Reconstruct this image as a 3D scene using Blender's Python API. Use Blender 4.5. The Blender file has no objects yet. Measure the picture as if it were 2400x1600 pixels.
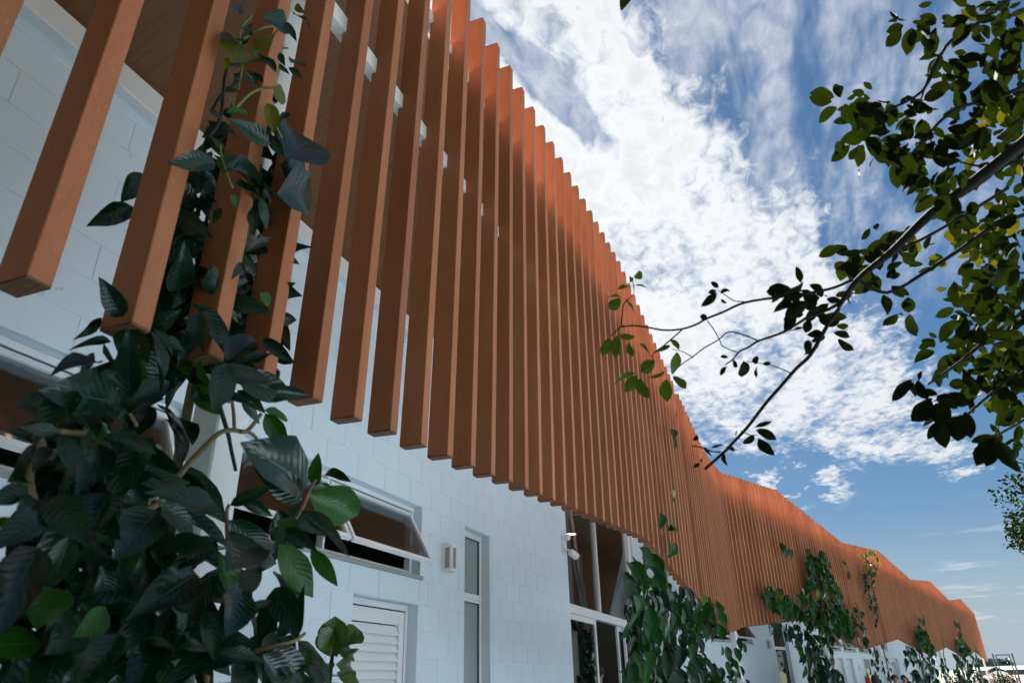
import bpy, bmesh, math, random
import numpy as np
from mathutils import Vector, Matrix

random.seed(7)
scene = bpy.context.scene
C = scene.collection
D = bpy.data

# ------------------------------------------------------------------ camera
# X runs along the facade, Y points into the building, Z is up
CAM_H = 1.605
RC = np.array([[0.36297308, 0.40193629, 0.84065317],
               [-0.93157209, 0.17646817, 0.31785597],
               [-0.02059068, -0.8985022, 0.43848583]])       # columns: right, down, forward
FPX = 1639.74
cam_d = D.cameras.new('camera')
cam_d.sensor_width = 36.0
cam_d.lens = FPX / 2400 * 36
cam_d.clip_start = 0.05
cam_d.clip_end = 9000
cam_d.dof.use_dof = True
cam_d.dof.focus_distance = 6.0
cam_d.dof.aperture_fstop = 5.0
cam = D.objects.new('camera', cam_d)
C.objects.link(cam)
r, dn, fw = RC[:, 0], RC[:, 1], RC[:, 2]
cam.matrix_world = Matrix(((r[0], -dn[0], -fw[0], 0), (r[1], -dn[1], -fw[1], 0), (r[2], -dn[2], -fw[2], CAM_H), (0, 0, 0, 1)))
scene.camera = cam

SUN_AZ, SUN_EL = 19.0, 35.0
EXPO = 3.05
SKY_STR, CLOUD_STR = 0.05, 0.116
sd = Vector((math.cos(math.radians(SUN_EL)) * math.cos(math.radians(SUN_AZ)),
             math.cos(math.radians(SUN_EL)) * math.sin(math.radians(SUN_AZ)),
             math.sin(math.radians(SUN_EL))))

# ------------------------------------------------------------------ node helpers
class NT:
    def __init__(s, tree):
        s.t = tree
        s.n = tree.nodes
        s.l = tree.links
    def put(s, sock, v):
        if v is None:
            return
        if hasattr(v, 'is_output') or hasattr(v, 'links'):
            s.l.new(v, sock)
        else:
            sock.default_value = v
    def node(s, kind, **kw):
        n = s.n.new(kind)
        for k, v in kw.items():
            setattr(n, k, v)
        return n
    def m(s, op, a, b=None, c=None, clamp=False):
        n = s.n.new('ShaderNodeMath')
        n.operation = op
        n.use_clamp = clamp
        s.put(n.inputs[0], a)
        s.put(n.inputs[1], b)
        s.put(n.inputs[2], c)
        return n.outputs[0]
    def sstep(s, x, a, b, lo=0.0, hi=1.0):
        n = s.n.new('ShaderNodeMapRange')
        n.interpolation_type = 'SMOOTHSTEP'
        s.put(n.inputs[0], x)
        for i, v in ((1, a), (2, b), (3, lo), (4, hi)):
            s.put(n.inputs[i], v)
        return n.outputs[0]
    def xyz(s, x, y, z=0.0):
        n = s.n.new('ShaderNodeCombineXYZ')
        s.put(n.inputs[0], x); s.put(n.inputs[1], y); s.put(n.inputs[2], z)
        return n.outputs[0]
    def noise(s, vec, scale, detail=4.0, rough=0.55, dist=0.0, dim='3D'):
        n = s.n.new('ShaderNodeTexNoise')
        n.noise_dimensions = dim
        s.put(n.inputs['Vector'], vec)
        n.inputs['Scale'].default_value = scale
        n.inputs['Detail'].default_value = detail
        n.inputs['Roughness'].default_value = rough
        n.inputs['Distortion'].default_value = dist
        return n.outputs['Fac']
    def mapping(s, vec, scale=(1, 1, 1), loc=(0, 0, 0), rot=(0, 0, 0)):
        n = s.n.new('ShaderNodeMapping')
        s.put(n.inputs[0], vec)
        n.inputs['Scale'].default_value = scale
        n.inputs['Location'].default_value = loc
        n.inputs['Rotation'].default_value = rot
        return n.outputs[0]
    def mix(s, f, a, b, mode='MIX'):
        n = s.n.new('ShaderNodeMix')
        n.data_type = 'RGBA'
        n.blend_type = mode
        s.put(n.inputs[0], f)
        s.put(n.inputs[6], a if hasattr(a, 'links') else (*a, 1.0))
        s.put(n.inputs[7], b if hasattr(b, 'links') else (*b, 1.0))
        return n.outputs[2]

# ------------------------------------------------------------------ world: sky and clouds
world = D.worlds.new('World')
scene.world = world
world.use_nodes = True
w = NT(world.node_tree)
w.n.clear()
sky = w.node('ShaderNodeTexSky', sky_type='NISHITA')
sky.sun_disc = False
sky.sun_elevation = math.radians(SUN_EL)
sky.sun_rotation = math.radians(90 - SUN_AZ)
sky.altitude = 700
sky.air_density = 1.0
sky.dust_density = 0.25
sky.ozone_density = 3.0
tc = w.node('ShaderNodeTexCoord')
dvec = tc.outputs['Generated']
sp = w.node('ShaderNodeSeparateXYZ')
w.l.new(dvec, sp.inputs[0])
dx, dy, dz = sp.outputs
zc = w.m('MAXIMUM', dz, 0.035)
u = w.m('DIVIDE', dx, zc)
v = w.m('DIVIDE', dy, zc)
uv = w.xyz(u, v)
# broad warp of the cloud edges
wp = w.m('SUBTRACT', w.noise(w.mapping(uv, (1.0, 1.6, 1)), 2.2, 3, 0.6, 0.0, '2D'), 0.5)
# altocumulus: small cells in rows, and a coarser mottling of thick and thin
cell = w.noise(w.mapping(uv, (15.0, 24.0, 1), (0, 0, 0), (0, 0, 0.30)), 1.0, 4, 0.62, 0.35, '2D')
coarse = w.noise(w.mapping(uv, (2.4, 5.2, 1), (5, 2, 0), (0, 0, 0.29)), 1.0, 4, 0.60, 0.0, '2D')
ed = w.m('ADD', w.m('ADD', v, 0.02), w.m('MULTIPLY', w.m('SUBTRACT', u, 0.8), 0.30))
edn = w.m('ADD', ed, w.m('ADD', w.m('MULTIPLY', wp, 0.34), w.m('MULTIPLY', w.m('SUBTRACT', cell, 0.5), 0.10)))
far = w.m('ADD', w.m('SUBTRACT', 3.75, u), w.m('ADD', w.m('MULTIPLY', wp, 1.6), w.m('MULTIPLY', v, -1.0)))
main = w.m('MULTIPLY', w.sstep(edn, -0.06, 0.24), w.sstep(far, -0.2, 1.0))
# clear lane on the side of the building
ln = w.m('ABSOLUTE', w.m('ADD', w.m('ADD', w.m('SUBTRACT', v, 0.335), w.m('MULTIPLY', w.m('SUBTRACT', u, 0.72), 0.30)), w.m('MULTIPLY', wp, 0.10)))
lane = w.m('MULTIPLY', w.sstep(ln, 0.012, 0.050, 1.0, 0.0), w.sstep(u, 1.02, 1.24, 1.0, 0.0))
main = w.m('MULTIPLY', main, w.m('SUBTRACT', 1.0, lane))
# thin veils beside the band, unseen cloud field added elsewhere as fill light
veil = w.noise(w.mapping(uv, (1.1, 4.4, 1), (2, 0, 0), (0, 0, 0.30)), 1.8, 4, 0.62, 0.0, '2D')
veil = w.m('MULTIPLY', w.sstep(veil, 0.34, 0.66), w.m('MULTIPLY', w.sstep(edn, -0.50, -0.12), w.sstep(u, 2.4, 1.5)))
fld = w.m('MULTIPLY', w.sstep(w.noise(uv, 0.6, 2, 0.5, 0.0, '2D'), 0.12, 0.36), w.m('MULTIPLY', w.sstep(ed, -0.55, -0.95), w.sstep(dz, 0.08, 0.22)))
small = w.m('MULTIPLY', w.sstep(coarse, 0.46, 0.64), w.m('MULTIPLY', w.sstep(u, 3.4, 3.9), w.sstep(u, 5.4, 4.5)))
small = w.m('MULTIPLY', small, w.sstep(v, -0.55, -0.2))
cov = w.m('ADD', main, w.m('ADD', w.m('MULTIPLY', fld, 1.0), w.m('MULTIPLY', small, 0.55)), None, True)
tex = w.m('ADD', w.m('MULTIPLY', w.m('SUBTRACT', cell, 0.5), 1.55), w.m('MULTIPLY', w.m('SUBTRACT', coarse, 0.5), 2.2))
thick = w.m('ADD', w.m('MULTIPLY', cov, w.sstep(u, 1.3, 2.5, 1.06, 0.86)), tex)
dens = w.m('MULTIPLY', w.sstep(thick, -0.05, 1.22), w.sstep(cov, 0.0, 0.30))
vd = w.m('MULTIPLY', veil, w.m('ADD', 0.55, w.m('MULTIPLY', w.m('SUBTRACT', cell, 0.5), 1.0)))
dens = w.m('MAXIMUM', dens, w.m('MULTIPLY', vd, 0.80))
# low streaks above the horizon
az = w.m('DIVIDE', dy, w.m('MAXIMUM', dx, 0.05))
stv = w.xyz(w.m('MULTIPLY', az, 7.0), w.m('MULTIPLY', dz, 62.0))
stn = w.sstep(w.noise(stv, 1.0, 3, 0.55, 0.0, '2D'), 0.50, 0.66)
stm = w.m('MULTIPLY', w.m('MULTIPLY', w.sstep(dz, 0.03, 0.06), w.sstep(dz, 0.165, 0.13)), w.sstep(w.m('MULTIPLY', az, -1.0), 0.13, 0.20))
dens = w.m('MAXIMUM', dens, w.m('MULTIPLY', w.m('MULTIPLY', stn, stm), 0.50))
dens = w.m('MULTIPLY', dens, 0.97, None, True)
# forward scattering makes cloud near the sun whiter; thick bellies are greyer
dot = w.node('ShaderNodeVectorMath', operation='DOT_PRODUCT')
w.l.new(dvec, dot.inputs[0])
dot.inputs[1].default_value = sd
fwd = w.m('POWER', w.m('MAXIMUM', dot.outputs['Value'], 0.0), 9.0)
cb = w.m('ADD', 0.96, w.m('MULTIPLY', fwd, 0.16))
cb = w.m('MULTIPLY', cb, w.m('SUBTRACT', 1.0, w.m('MULTIPLY', w.sstep(thick, 0.9, 1.8), 0.16)))
ccol = w.mix(1.0, (0.955, 0.975, 1.0), w.xyz(cb, cb, cb), 'MULTIPLY')
hsv = w.node('ShaderNodeHueSaturation')
hsv.inputs['Saturation'].default_value = 1.75
hsv.inputs['Value'].default_value = 0.425
gam = w.node('ShaderNodeGamma')
gam.inputs['Gamma'].default_value = 0.52
w.l.new(sky.outputs[0], gam.inputs['Color'])
w.l.new(gam.outputs[0], hsv.inputs['Color'])
bg1 = w.node('ShaderNodeBackground'); w.l.new(w.mix(w.sstep(dz, 0.20, 0.0, 0.0, 0.9), w.mix(1.0, hsv.outputs[0], (0.94, 0.99, 1.06), 'MULTIPLY'), (1.02, 1.24, 1.42)), bg1.inputs[0]); bg1.inputs[1].default_value = SKY_STR
bg2 = w.node('ShaderNodeBackground'); w.l.new(ccol, bg2.inputs[0]); bg2.inputs[1].default_value = CLOUD_STR
mx = w.node('ShaderNodeMixShader')
w.l.new(dens, mx.inputs[0]); w.l.new(bg1.outputs[0], mx.inputs[1]); w.l.new(bg2.outputs[0], mx.inputs[2])
wo = w.node('ShaderNodeOutputWorld')
w.l.new(mx.outputs[0], wo.inputs[0])

sun_d = D.lights.new('sun', 'SUN')
sun_d.energy = 5.0
sun_d.angle = math.radians(0.53)
sun_d.color = (1.0, 0.955, 0.89)
sun = D.objects.new('sun', sun_d)
C.objects.link(sun)
sun.rotation_euler = sd.to_track_quat('Z', 'Y').to_euler()
sun.location = (10, 5, 20)

vs = scene.view_settings
vs.view_transform = 'Standard'
vs.look = 'None'
vs.gamma = 1.0
vs.use_curve_mapping = False
vs.exposure = EXPO
scene.cycles.max_bounces = 10
scene.cycles.diffuse_bounces = 5
scene.cycles.transparent_max_bounces = 12
scene.cycles.use_denoising = True
scene.cycles.sample_clamp_indirect = 6.0

# ------------------------------------------------------------------ geometry helpers
def tag(o, label=None, cat=None, group=None, kind=None):
    if label: o['label'] = label
    if cat: o['category'] = cat
    if group: o['group'] = group
    if kind: o['kind'] = kind
    return o

def empty(name, loc=(0, 0, 0), parent=None):
    o = D.objects.new(name, None)
    o.empty_display_size = 0.1
    C.objects.link(o)
    o.location = loc
    o.parent = parent
    return o

def link(name, me, parent=None, mat=None, M=None):
    o = D.objects.new(name, me)
    if mat is not None and not me.materials:
        for mm in (mat if isinstance(mat, (list, tuple)) else [mat]):
            me.materials.append(mm)
    C.objects.link(o)
    o.parent = parent
    if M is not None:
        if parent is not None:
            o.matrix_basis = wm(parent).inverted() @ M
        else:
            o.matrix_basis = M
    return o

def wm(o):
    m = o.matrix_basis.copy()
    p = o.parent
    while p is not None:
        m = p.matrix_basis @ m
        p = p.parent
    return m

def bm_box(bm, x0, x1, y0, y1, z0, z1, mi=0, M=None):
    co = [(x0, y0, z0), (x1, y0, z0), (x1, y1, z0), (x0, y1, z0), (x0, y0, z1), (x1, y0, z1), (x1, y1, z1), (x0, y1, z1)]
    vs_ = [bm.verts.new(M @ Vector(c) if M else c) for c in co]
    for f in ((0, 3, 2, 1), (4, 5, 6, 7), (0, 1, 5, 4), (1, 2, 6, 5), (2, 3, 7, 6), (3, 0, 4, 7)):
        fc = bm.faces.new([vs_[i] for i in f])
        fc.material_index = mi
    return vs_

def bm_prism(bm, outline, z0, z1, mi=0):
    a = [bm.verts.new((x, y, z0)) for x, y in outline]
    b = [bm.verts.new((x, y, z1)) for x, y in outline]
    n = len(outline)
    for i in range(n):
        f = bm.faces.new((a[i], a[(i + 1) % n], b[(i + 1) % n], b[i])); f.material_index = mi
    f = bm.faces.new(list(reversed(a))); f.material_index = mi
    f = bm.faces.new(b); f.material_index = mi

def bm_tube(bm, pts, rads, n=8, mi=0, cap=True):
    pts = [Vector(p) for p in pts]
    rings = []
    up = Vector((0.31, 0.17, 0.93))
    for i, p in enumerate(pts):
        t = (pts[min(i + 1, len(pts) - 1)] - pts[max(i - 1, 0)]).normalized()
        a = t.cross(up)
        if a.length < 1e-3: a = t.cross(Vector((1, 0, 0)))
        a.normalize(); b = t.cross(a).normalized()
        rr = rads[i] if isinstance(rads, (list, tuple)) else rads
        rings.append([bm.verts.new(p + (a * math.cos(2 * math.pi * k / n) + b * math.sin(2 * math.pi * k / n)) * rr) for k in range(n)])
    for i in range(len(rings) - 1):
        for k in range(n):
            f = bm.faces.new((rings[i][k], rings[i][(k + 1) % n], rings[i + 1][(k + 1) % n], rings[i + 1][k]))
            f.smooth = True; f.material_index = mi
    if cap:
        for rg in (rings[0], rings[-1]):
            f = bm.faces.new(rg); f.material_index = mi

def bm_lathe(bm, prof, n=24, mi=0, M=None):
    rings = []
    for rr, z in prof:
        rings.append([bm.verts.new((M or Matrix()) @ Vector((rr * math.cos(2 * math.pi * k / n), rr * math.sin(2 * math.pi * k / n), z))) for k in range(n)])
    for i in range(len(rings) - 1):
        for k in range(n):
            f = bm.faces.new((rings[i][k], rings[i][(k + 1) % n], rings[i + 1][(k + 1) % n], rings[i + 1][k])); f.smooth = True; f.material_index = mi
    for rg in (rings[0], rings[-1]):
        try:
            f = bm.faces.new(rg); f.material_index = mi
        except ValueError:
            pass

def done(bm, name, normals=True):
    if normals:
        bmesh.ops.recalc_face_normals(bm, faces=bm.faces)
    me = D.meshes.new(name)
    bm.to_mesh(me)
    bm.free()
    return me

def boxes(name, lst, mat, parent=None, M=None, bevel=0.0):
    bm = bmesh.new()
    for b in lst:
        bm_box(bm, *b)
    if bevel:
        bmesh.ops.bevel(bm, geom=list(bm.edges), offset=bevel, segments=1, affect='EDGES')
    return link(name, done(bm, name), parent, mat, M)

def pray(px, py):
    c = RC @ np.array([px - 1200, py - 800, FPX])
    return c
def on_y(px, py, y):
    c = pray(px, py); c = c * (y / c[1]); return Vector((c[0], c[1], c[2] + CAM_H))
def on_x(px, py, x):
    c = pray(px, py); c = c * (x / c[0]); return Vector((c[0], c[1], c[2] + CAM_H))
def at_dist(px, py, d):
    c = pray(px, py); c = c * (d / np.linalg.norm(c)); return Vector((c[0], c[1], c[2] + CAM_H))
SL2 = 0.271
def on_p2(px, py, c0):
    c = pray(px, py); k = (c0 + SL2 * 16.19) / (c[1] + SL2 * c[0]); c = c * k
    return Vector((c[0], c[1], c[2] + CAM_H))

# ------------------------------------------------------------------ materials
def mat(name):
    m_ = D.materials.new(name)
    m_.use_nodes = True
    t = NT(m_.node_tree)
    b = t.n['Principled BSDF']
    return m_, t, b

def simple(name, col, rough=0.5, metal=0.0, spec=0.5, var=0.06, scale=6.0, bump=0.0, bscale=60.0):
    m_, t, b = mat(name)
    g = t.node('ShaderNodeNewGeometry').outputs['Position']
    nz = t.noise(g, scale, 5, 0.6)
    c2 = tuple(max(0, c * (1 - var * 2.2)) for c in col)
    c1 = tuple(min(1, c * (1 + var)) for c in col)
    t.l.new(t.mix(nz, c2, c1), b.inputs['Base Color'])
    b.inputs['Roughness'].default_value = rough
    b.inputs['Metallic'].default_value = metal
    b.inputs['Specular IOR Level'].default_value = spec
    if bump:
        bp = t.node('ShaderNodeBump')
        bp.inputs['Strength'].default_value = bump
        bp.inputs['Distance'].default_value = 0.002
        t.l.new(t.noise(g, bscale, 4, 0.6), bp.inputs['Height'])
        t.l.new(bp.outputs[0], b.inputs['Normal'])
    return m_

def slat_material():
    m_, t, b = mat('terracotta_composite')
    ob = t.node('ShaderNodeTexCoord').outputs['Object']
    oi = t.node('ShaderNodeObjectInfo').outputs['Random']
    off = t.m('MULTIPLY', oi, 37.0)
    vec = t.node('ShaderNodeVectorMath', operation='ADD')
    t.l.new(ob, vec.inputs[0]); t.l.new(t.xyz(off, off, off), vec.inputs[1])
    grain = t.noise(t.mapping(vec.outputs[0], (260, 260, 6)), 1.0, 3, 0.6)
    fleck = t.sstep(t.noise(t.mapping(vec.outputs[0], (150, 150, 34)), 1.0, 2, 0.5), 0.66, 0.74)
    broad = t.noise(t.mapping(vec.outputs[0], (6, 6, 1.1)), 1.0, 4, 0.6)
    stain = t.sstep(t.noise(t.mapping(vec.outputs[0], (14, 14, 2.2), (3, 1, 0)), 1.0, 4, 0.65), 0.60, 0.78)
    c = t.mix(grain, (0.285, 0.086, 0.033), (0.400, 0.140, 0.060))
    c = t.mix(t.sstep(broad, 0.35, 0.7), c, t.mix(0.5, c, (0.40, 0.165, 0.085)))
    c = t.mix(t.m('MULTIPLY', stain, 0.28), c, (0.17, 0.07, 0.04))
    c = t.mix(t.m('MULTIPLY', fleck, 0.42), c, (0.50, 0.30, 0.20))
    tone = t.m('ADD', 0.84, t.m('MULTIPLY', oi, 0.28))
    c = t.mix(1.0, c, t.xyz(tone, tone, tone), 'MULTIPLY')
    t.l.new(c, b.inputs['Base Color'])
    b.inputs['Roughness'].default_value = 0.62
    b.inputs['Specular IOR Level'].default_value = 0.30
    bp = t.node('ShaderNodeBump')
    bp.inputs['Strength'].default_value = 0.25; bp.inputs['Distance'].default_value = 0.001
    t.l.new(grain, bp.inputs['Height']); t.l.new(bp.outputs[0], b.inputs['Normal'])
    return m_

def cap_material():
    m_, t, b = mat('cut_slat_end')
    ob = t.node('ShaderNodeTexCoord').outputs['Object']
    oi = t.node('ShaderNodeObjectInfo').outputs['Random']
    off = t.m('MULTIPLY', oi, 11.0)
    vec = t.node('ShaderNodeVectorMath', operation='ADD')
    t.l.new(ob, vec.inputs[0]); t.l.new(t.xyz(off, off, off), vec.inputs[1])
    n_ = t.noise(t.mapping(vec.outputs[0], (240, 26, 30), (0, 0, 0), (0, 0, 0.5)), 1.0, 4, 0.65)
    t.l.new(t.mix(t.sstep(n_, 0.35, 0.7), (0.085, 0.036, 0.018), (0.27, 0.115, 0.055)), b.inputs['Base Color'])
    b.inputs['Roughness'].default_value = 0.8
    return m_

def wall_material(name, base):
    m_, t, b = mat(name)
    g = t.node('ShaderNodeNewGeometry').outputs['Position']
    oi = t.node('ShaderNodeObjectInfo').outputs['Random']
    br = t.noise(g, 0.7, 5, 0.6)
    drip = t.sstep(t.noise(t.mapping(g, (9, 9, 0.6)), 1.0, 5, 0.65), 0.58, 0.80)
    spots = t.sstep(t.noise(g, 34, 2, 0.5), 0.735, 0.76)
    c = t.mix(br, tuple(k * 0.94 for k in base), tuple(min(1, k * 1.03) for k in base))
    c = t.mix(t.m('MULTIPLY', drip, 0.22), c, (0.47, 0.49, 0.44))
    c = t.mix(t.m('MULTIPLY', spots, 0.45), c, (0.33, 0.32, 0.28))
    tone = t.m('ADD', 0.972, t.m('MULTIPLY', oi, 0.03))
    c = t.mix(1.0, c, t.xyz(tone, tone, tone), 'MULTIPLY')
    t.l.new(c, b.inputs['Base Color'])
    b.inputs['Roughness'].default_value = 0.62
    b.inputs['Specular IOR Level'].default_value = 0.35
    bp = t.node('ShaderNodeBump')
    bp.inputs['Strength'].default_value = 0.30; bp.inputs['Distance'].default_value = 0.0015
    h = t.m('ADD', t.m('MULTIPLY', t.noise(g, 120, 3, 0.6), 0.5), t.noise(g, 22, 4, 0.6))
    t.l.new(h, bp.inputs['Height']); t.l.new(bp.outputs[0], b.inputs['Normal'])
    return m_

def wood_soffit():
    m_, t, b = mat('soffit_wood')
    ob = t.node('ShaderNodeTexCoord').outputs['Object']
    g1 = t.noise(t.mapping(ob, (55, 2.4, 2.4)), 1.0, 6, 0.65, 0.6)
    g2 = t.noise(t.mapping(ob, (210, 5, 5)), 1.0, 4, 0.6)
    c = t.mix(t.sstep(g1, 0.3, 0.7), (0.115, 0.036, 0.004), (0.195, 0.072, 0.009))
    c = t.mix(t.m('MULTIPLY', g2, 0.45), c, (0.17, 0.08, 0.03))
    t.l.new(c, b.inputs['Base Color'])
    b.inputs['Roughness'].default_value = 0.5
    return m_

def glass(name, tint=(0.86, 0.9, 0.9), f0=0.06):
    m_ = D.materials.new(name)
    m_.use_nodes = True
    t = NT(m_.node_tree)
    t.n.clear()
    tr = t.node('ShaderNodeBsdfTransparent'); tr.inputs[0].default_value = (*tint, 1)
    gl = t.node('ShaderNodeBsdfGlossy'); gl.inputs['Roughness'].default_value = 0.015
    lw = t.node('ShaderNodeFresnel'); lw.inputs[0].default_value = 1.52
    f = t.m('ADD', t.m('MULTIPLY', lw.outputs[0], 0.75), f0 - 0.04, None, True)
    mxs = t.node('ShaderNodeMixShader')
    t.l.new(f, mxs.inputs[0]); t.l.new(tr.outputs[0], mxs.inputs[1]); t.l.new(gl.outputs[0], mxs.inputs[2])
    out = t.node('ShaderNodeOutputMaterial'); t.l.new(mxs.outputs[0], out.inputs[0])
    return m_

def leaf_material(name, dark, light, back, trans=0.25, rough=0.34, spec=0.5, tcol=None, veins=1.0, yellow=0.0):
    m_ = D.materials.new(name)
    m_.use_nodes = True
    t = NT(m_.node_tree)
    b = t.n['Principled BSDF']
    out = t.n['Material Output']
    uvn = t.node('ShaderNodeUVMap').outputs[0]
    s_ = t.node('ShaderNodeSeparateXYZ'); t.l.new(uvn, s_.inputs[0])
    ua = t.m('ABSOLUTE', t.m('SUBTRACT', s_.outputs[0], 0.5))
    vv = s_.outputs[1]
    oi = t.node('ShaderNodeObjectInfo').outputs['Random']
    # leaf colour: broad variation from leaf to leaf and across a leaf
    g = t.node('ShaderNodeNewGeometry')
    nz = t.noise(g.outputs['Position'], 22, 4, 0.6)
    f = t.m('ADD', t.m('MULTIPLY', oi, 0.75), t.m('MULTIPLY', nz, 0.35), None, True)
    c = t.mix(f, dark, light)
    if yellow:
        yl = t.sstep(t.m('FRACT', t.m('MULTIPLY', oi, 17.31)), 1.0 - yellow, 1.0 - yellow * 0.7)
        c = t.mix(t.m('MULTIPLY', yl, 0.8), c, (0.20, 0.20, 0.025))
    mid = t.sstep(ua, 0.006, 0.022, 1.0, 0.0)
    sv = t.m('SINE', t.m('MULTIPLY', t.m('SUBTRACT', vv, t.m('MULTIPLY', ua, 0.55)), 58.0))
    sv1 = t.sstep(sv, 0.86, 0.99)
    c = t.mix(t.m('MULTIPLY', t.m('MAXIMUM', mid, t.m('MULTIPLY', sv1, 0.30 * veins)), 0.55), c, tuple(min(1, k * 2.2 + 0.02) for k in light))
    spots = t.sstep(t.noise(g.outputs['Position'], 60, 2, 0.5), 0.74, 0.78)
    c = t.mix(t.m('MULTIPLY', spots, 0.5), c, (0.20, 0.17, 0.09))
    cb_ = t.mix(g.outputs['Backfacing'], c, t.mix(0.6, c, back))
    t.l.new(cb_, b.inputs['Base Color'])
    b.inputs['Roughness'].default_value = rough
    b.inputs['Specular IOR Level'].default_value = spec
    bp = t.node('ShaderNodeBump')
    bp.inputs['Strength'].default_value = 0.5 * veins; bp.inputs['Distance'].default_value = 0.0016
    hh = t.m('ADD', t.m('MULTIPLY', sv, -0.35), t.m('ADD', t.m('MULTIPLY', mid, -1.2), t.m('MULTIPLY', nz, 0.9)))
    t.l.new(hh, bp.inputs['Height']); t.l.new(bp.outputs[0], b.inputs['Normal'])
    tl = t.node('ShaderNodeBsdfTranslucent')
    tcc = tcol or tuple(min(1, k * 2.2) for k in light)
    t.l.new(t.mix(t.m('MULTIPLY', mid, 0.5), tcc, tuple(k * 0.5 for k in tcc)), tl.inputs[0])
    mxs = t.node('ShaderNodeMixShader'); mxs.inputs[0].default_value = trans
    t.l.new(b.outputs[0], mxs.inputs[1]); t.l.new(tl.outputs[0], mxs.inputs[2])
    t.l.new(mxs.outputs[0], out.inputs[0])
    return m_

M_SLAT, M_CAP = slat_material(), cap_material()
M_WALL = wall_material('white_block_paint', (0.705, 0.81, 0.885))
M_PLASTER = wall_material('white_render', (0.78, 0.785, 0.76))
M_STEEL = simple('white_painted_steel', (0.80, 0.81, 0.80), 0.38, 0, 0.5, 0.05, 2.2, 0.15, 40)
M_ALU = simple('white_aluminium', (0.80, 0.81, 0.82), 0.32, 0, 0.5, 0.02, 3)
M_GASKET = simple('black_gasket', (0.015, 0.015, 0.016), 0.5)
M_SILL = simple('grey_granite', (0.42, 0.42, 0.40), 0.55, 0, 0.5, 0.30, 160)
M_SOFF = wood_soffit()
M_ROOF = simple('zinc_roof', (0.42, 0.43, 0.44), 0.45, 0.6)
M_GLASS = glass('window_glass')
M_DGLASS = glass('green_glass', (0.55, 0.66, 0.62), 0.09)
M_FROST = simple('frosted_glass', (0.30, 0.34, 0.34), 0.25, 0, 0.5, 0.1, 30)
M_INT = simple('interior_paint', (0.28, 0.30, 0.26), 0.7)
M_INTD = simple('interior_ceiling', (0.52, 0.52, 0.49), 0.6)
M_DARK = simple('dark_metal', (0.02, 0.022, 0.024), 0.45, 0.3)
M_BARK = simple('bark', (0.014, 0.011, 0.009), 0.85, 0, 0.3, 0.3, 60, 0.8, 120)
M_STEM = simple('vine_stem', (0.22, 0.16, 0.085), 0.75, 0, 0.3, 0.3, 50, 0.6, 140)
M_STEMG = simple('green_stem', (0.16, 0.20, 0.05), 0.6, 0, 0.3, 0.2, 50)
M_LAMP = simple('lamp_white', (0.80, 0.80, 0.78), 0.4)

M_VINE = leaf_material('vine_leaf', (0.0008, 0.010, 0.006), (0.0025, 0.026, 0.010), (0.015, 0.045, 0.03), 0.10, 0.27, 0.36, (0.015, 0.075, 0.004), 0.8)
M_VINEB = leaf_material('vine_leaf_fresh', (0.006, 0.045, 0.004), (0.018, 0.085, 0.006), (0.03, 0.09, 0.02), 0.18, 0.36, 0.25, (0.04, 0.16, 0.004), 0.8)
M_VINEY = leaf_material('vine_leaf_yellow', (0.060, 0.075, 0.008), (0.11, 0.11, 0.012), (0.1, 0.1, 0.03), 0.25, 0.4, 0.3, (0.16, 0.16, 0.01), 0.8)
M_VINE2 = leaf_material('climber_leaf', (0.003, 0.028, 0.004), (0.012, 0.072, 0.008), (0.02, 0.07, 0.012), 0.14, 0.42, 0.18, (0.02, 0.11, 0.004), 0.8, 0.03)
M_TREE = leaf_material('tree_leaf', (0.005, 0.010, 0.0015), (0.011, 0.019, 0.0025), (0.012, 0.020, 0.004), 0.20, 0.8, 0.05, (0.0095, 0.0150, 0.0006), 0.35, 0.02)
M_TREEG = leaf_material('tree_leaf_lit', (0.045, 0.085, 0.006), (0.085, 0.135, 0.010), (0.07, 0.11, 0.015), 0.35, 0.6, 0.1, (0.11, 0.17, 0.006), 0.35)  # lit look of the twig tips put into a brighter leaf colour
M_TREEY = leaf_material('tree_leaf_yellow', (0.030, 0.035, 0.003), (0.060, 0.058, 0.004), (0.06, 0.06, 0.01), 0.30, 0.8, 0.05, (0.055, 0.048, 0.0015), 0.35)  # sun coming through the leaves put into a yellower leaf colour
M_FIG = leaf_material('fig_leaf', (0.018, 0.060, 0.006), (0.055, 0.100, 0.010), (0.08, 0.14, 0.04), 0.15, 0.32, 0.4, (0.10, 0.17, 0.012), 1.0)

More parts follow.
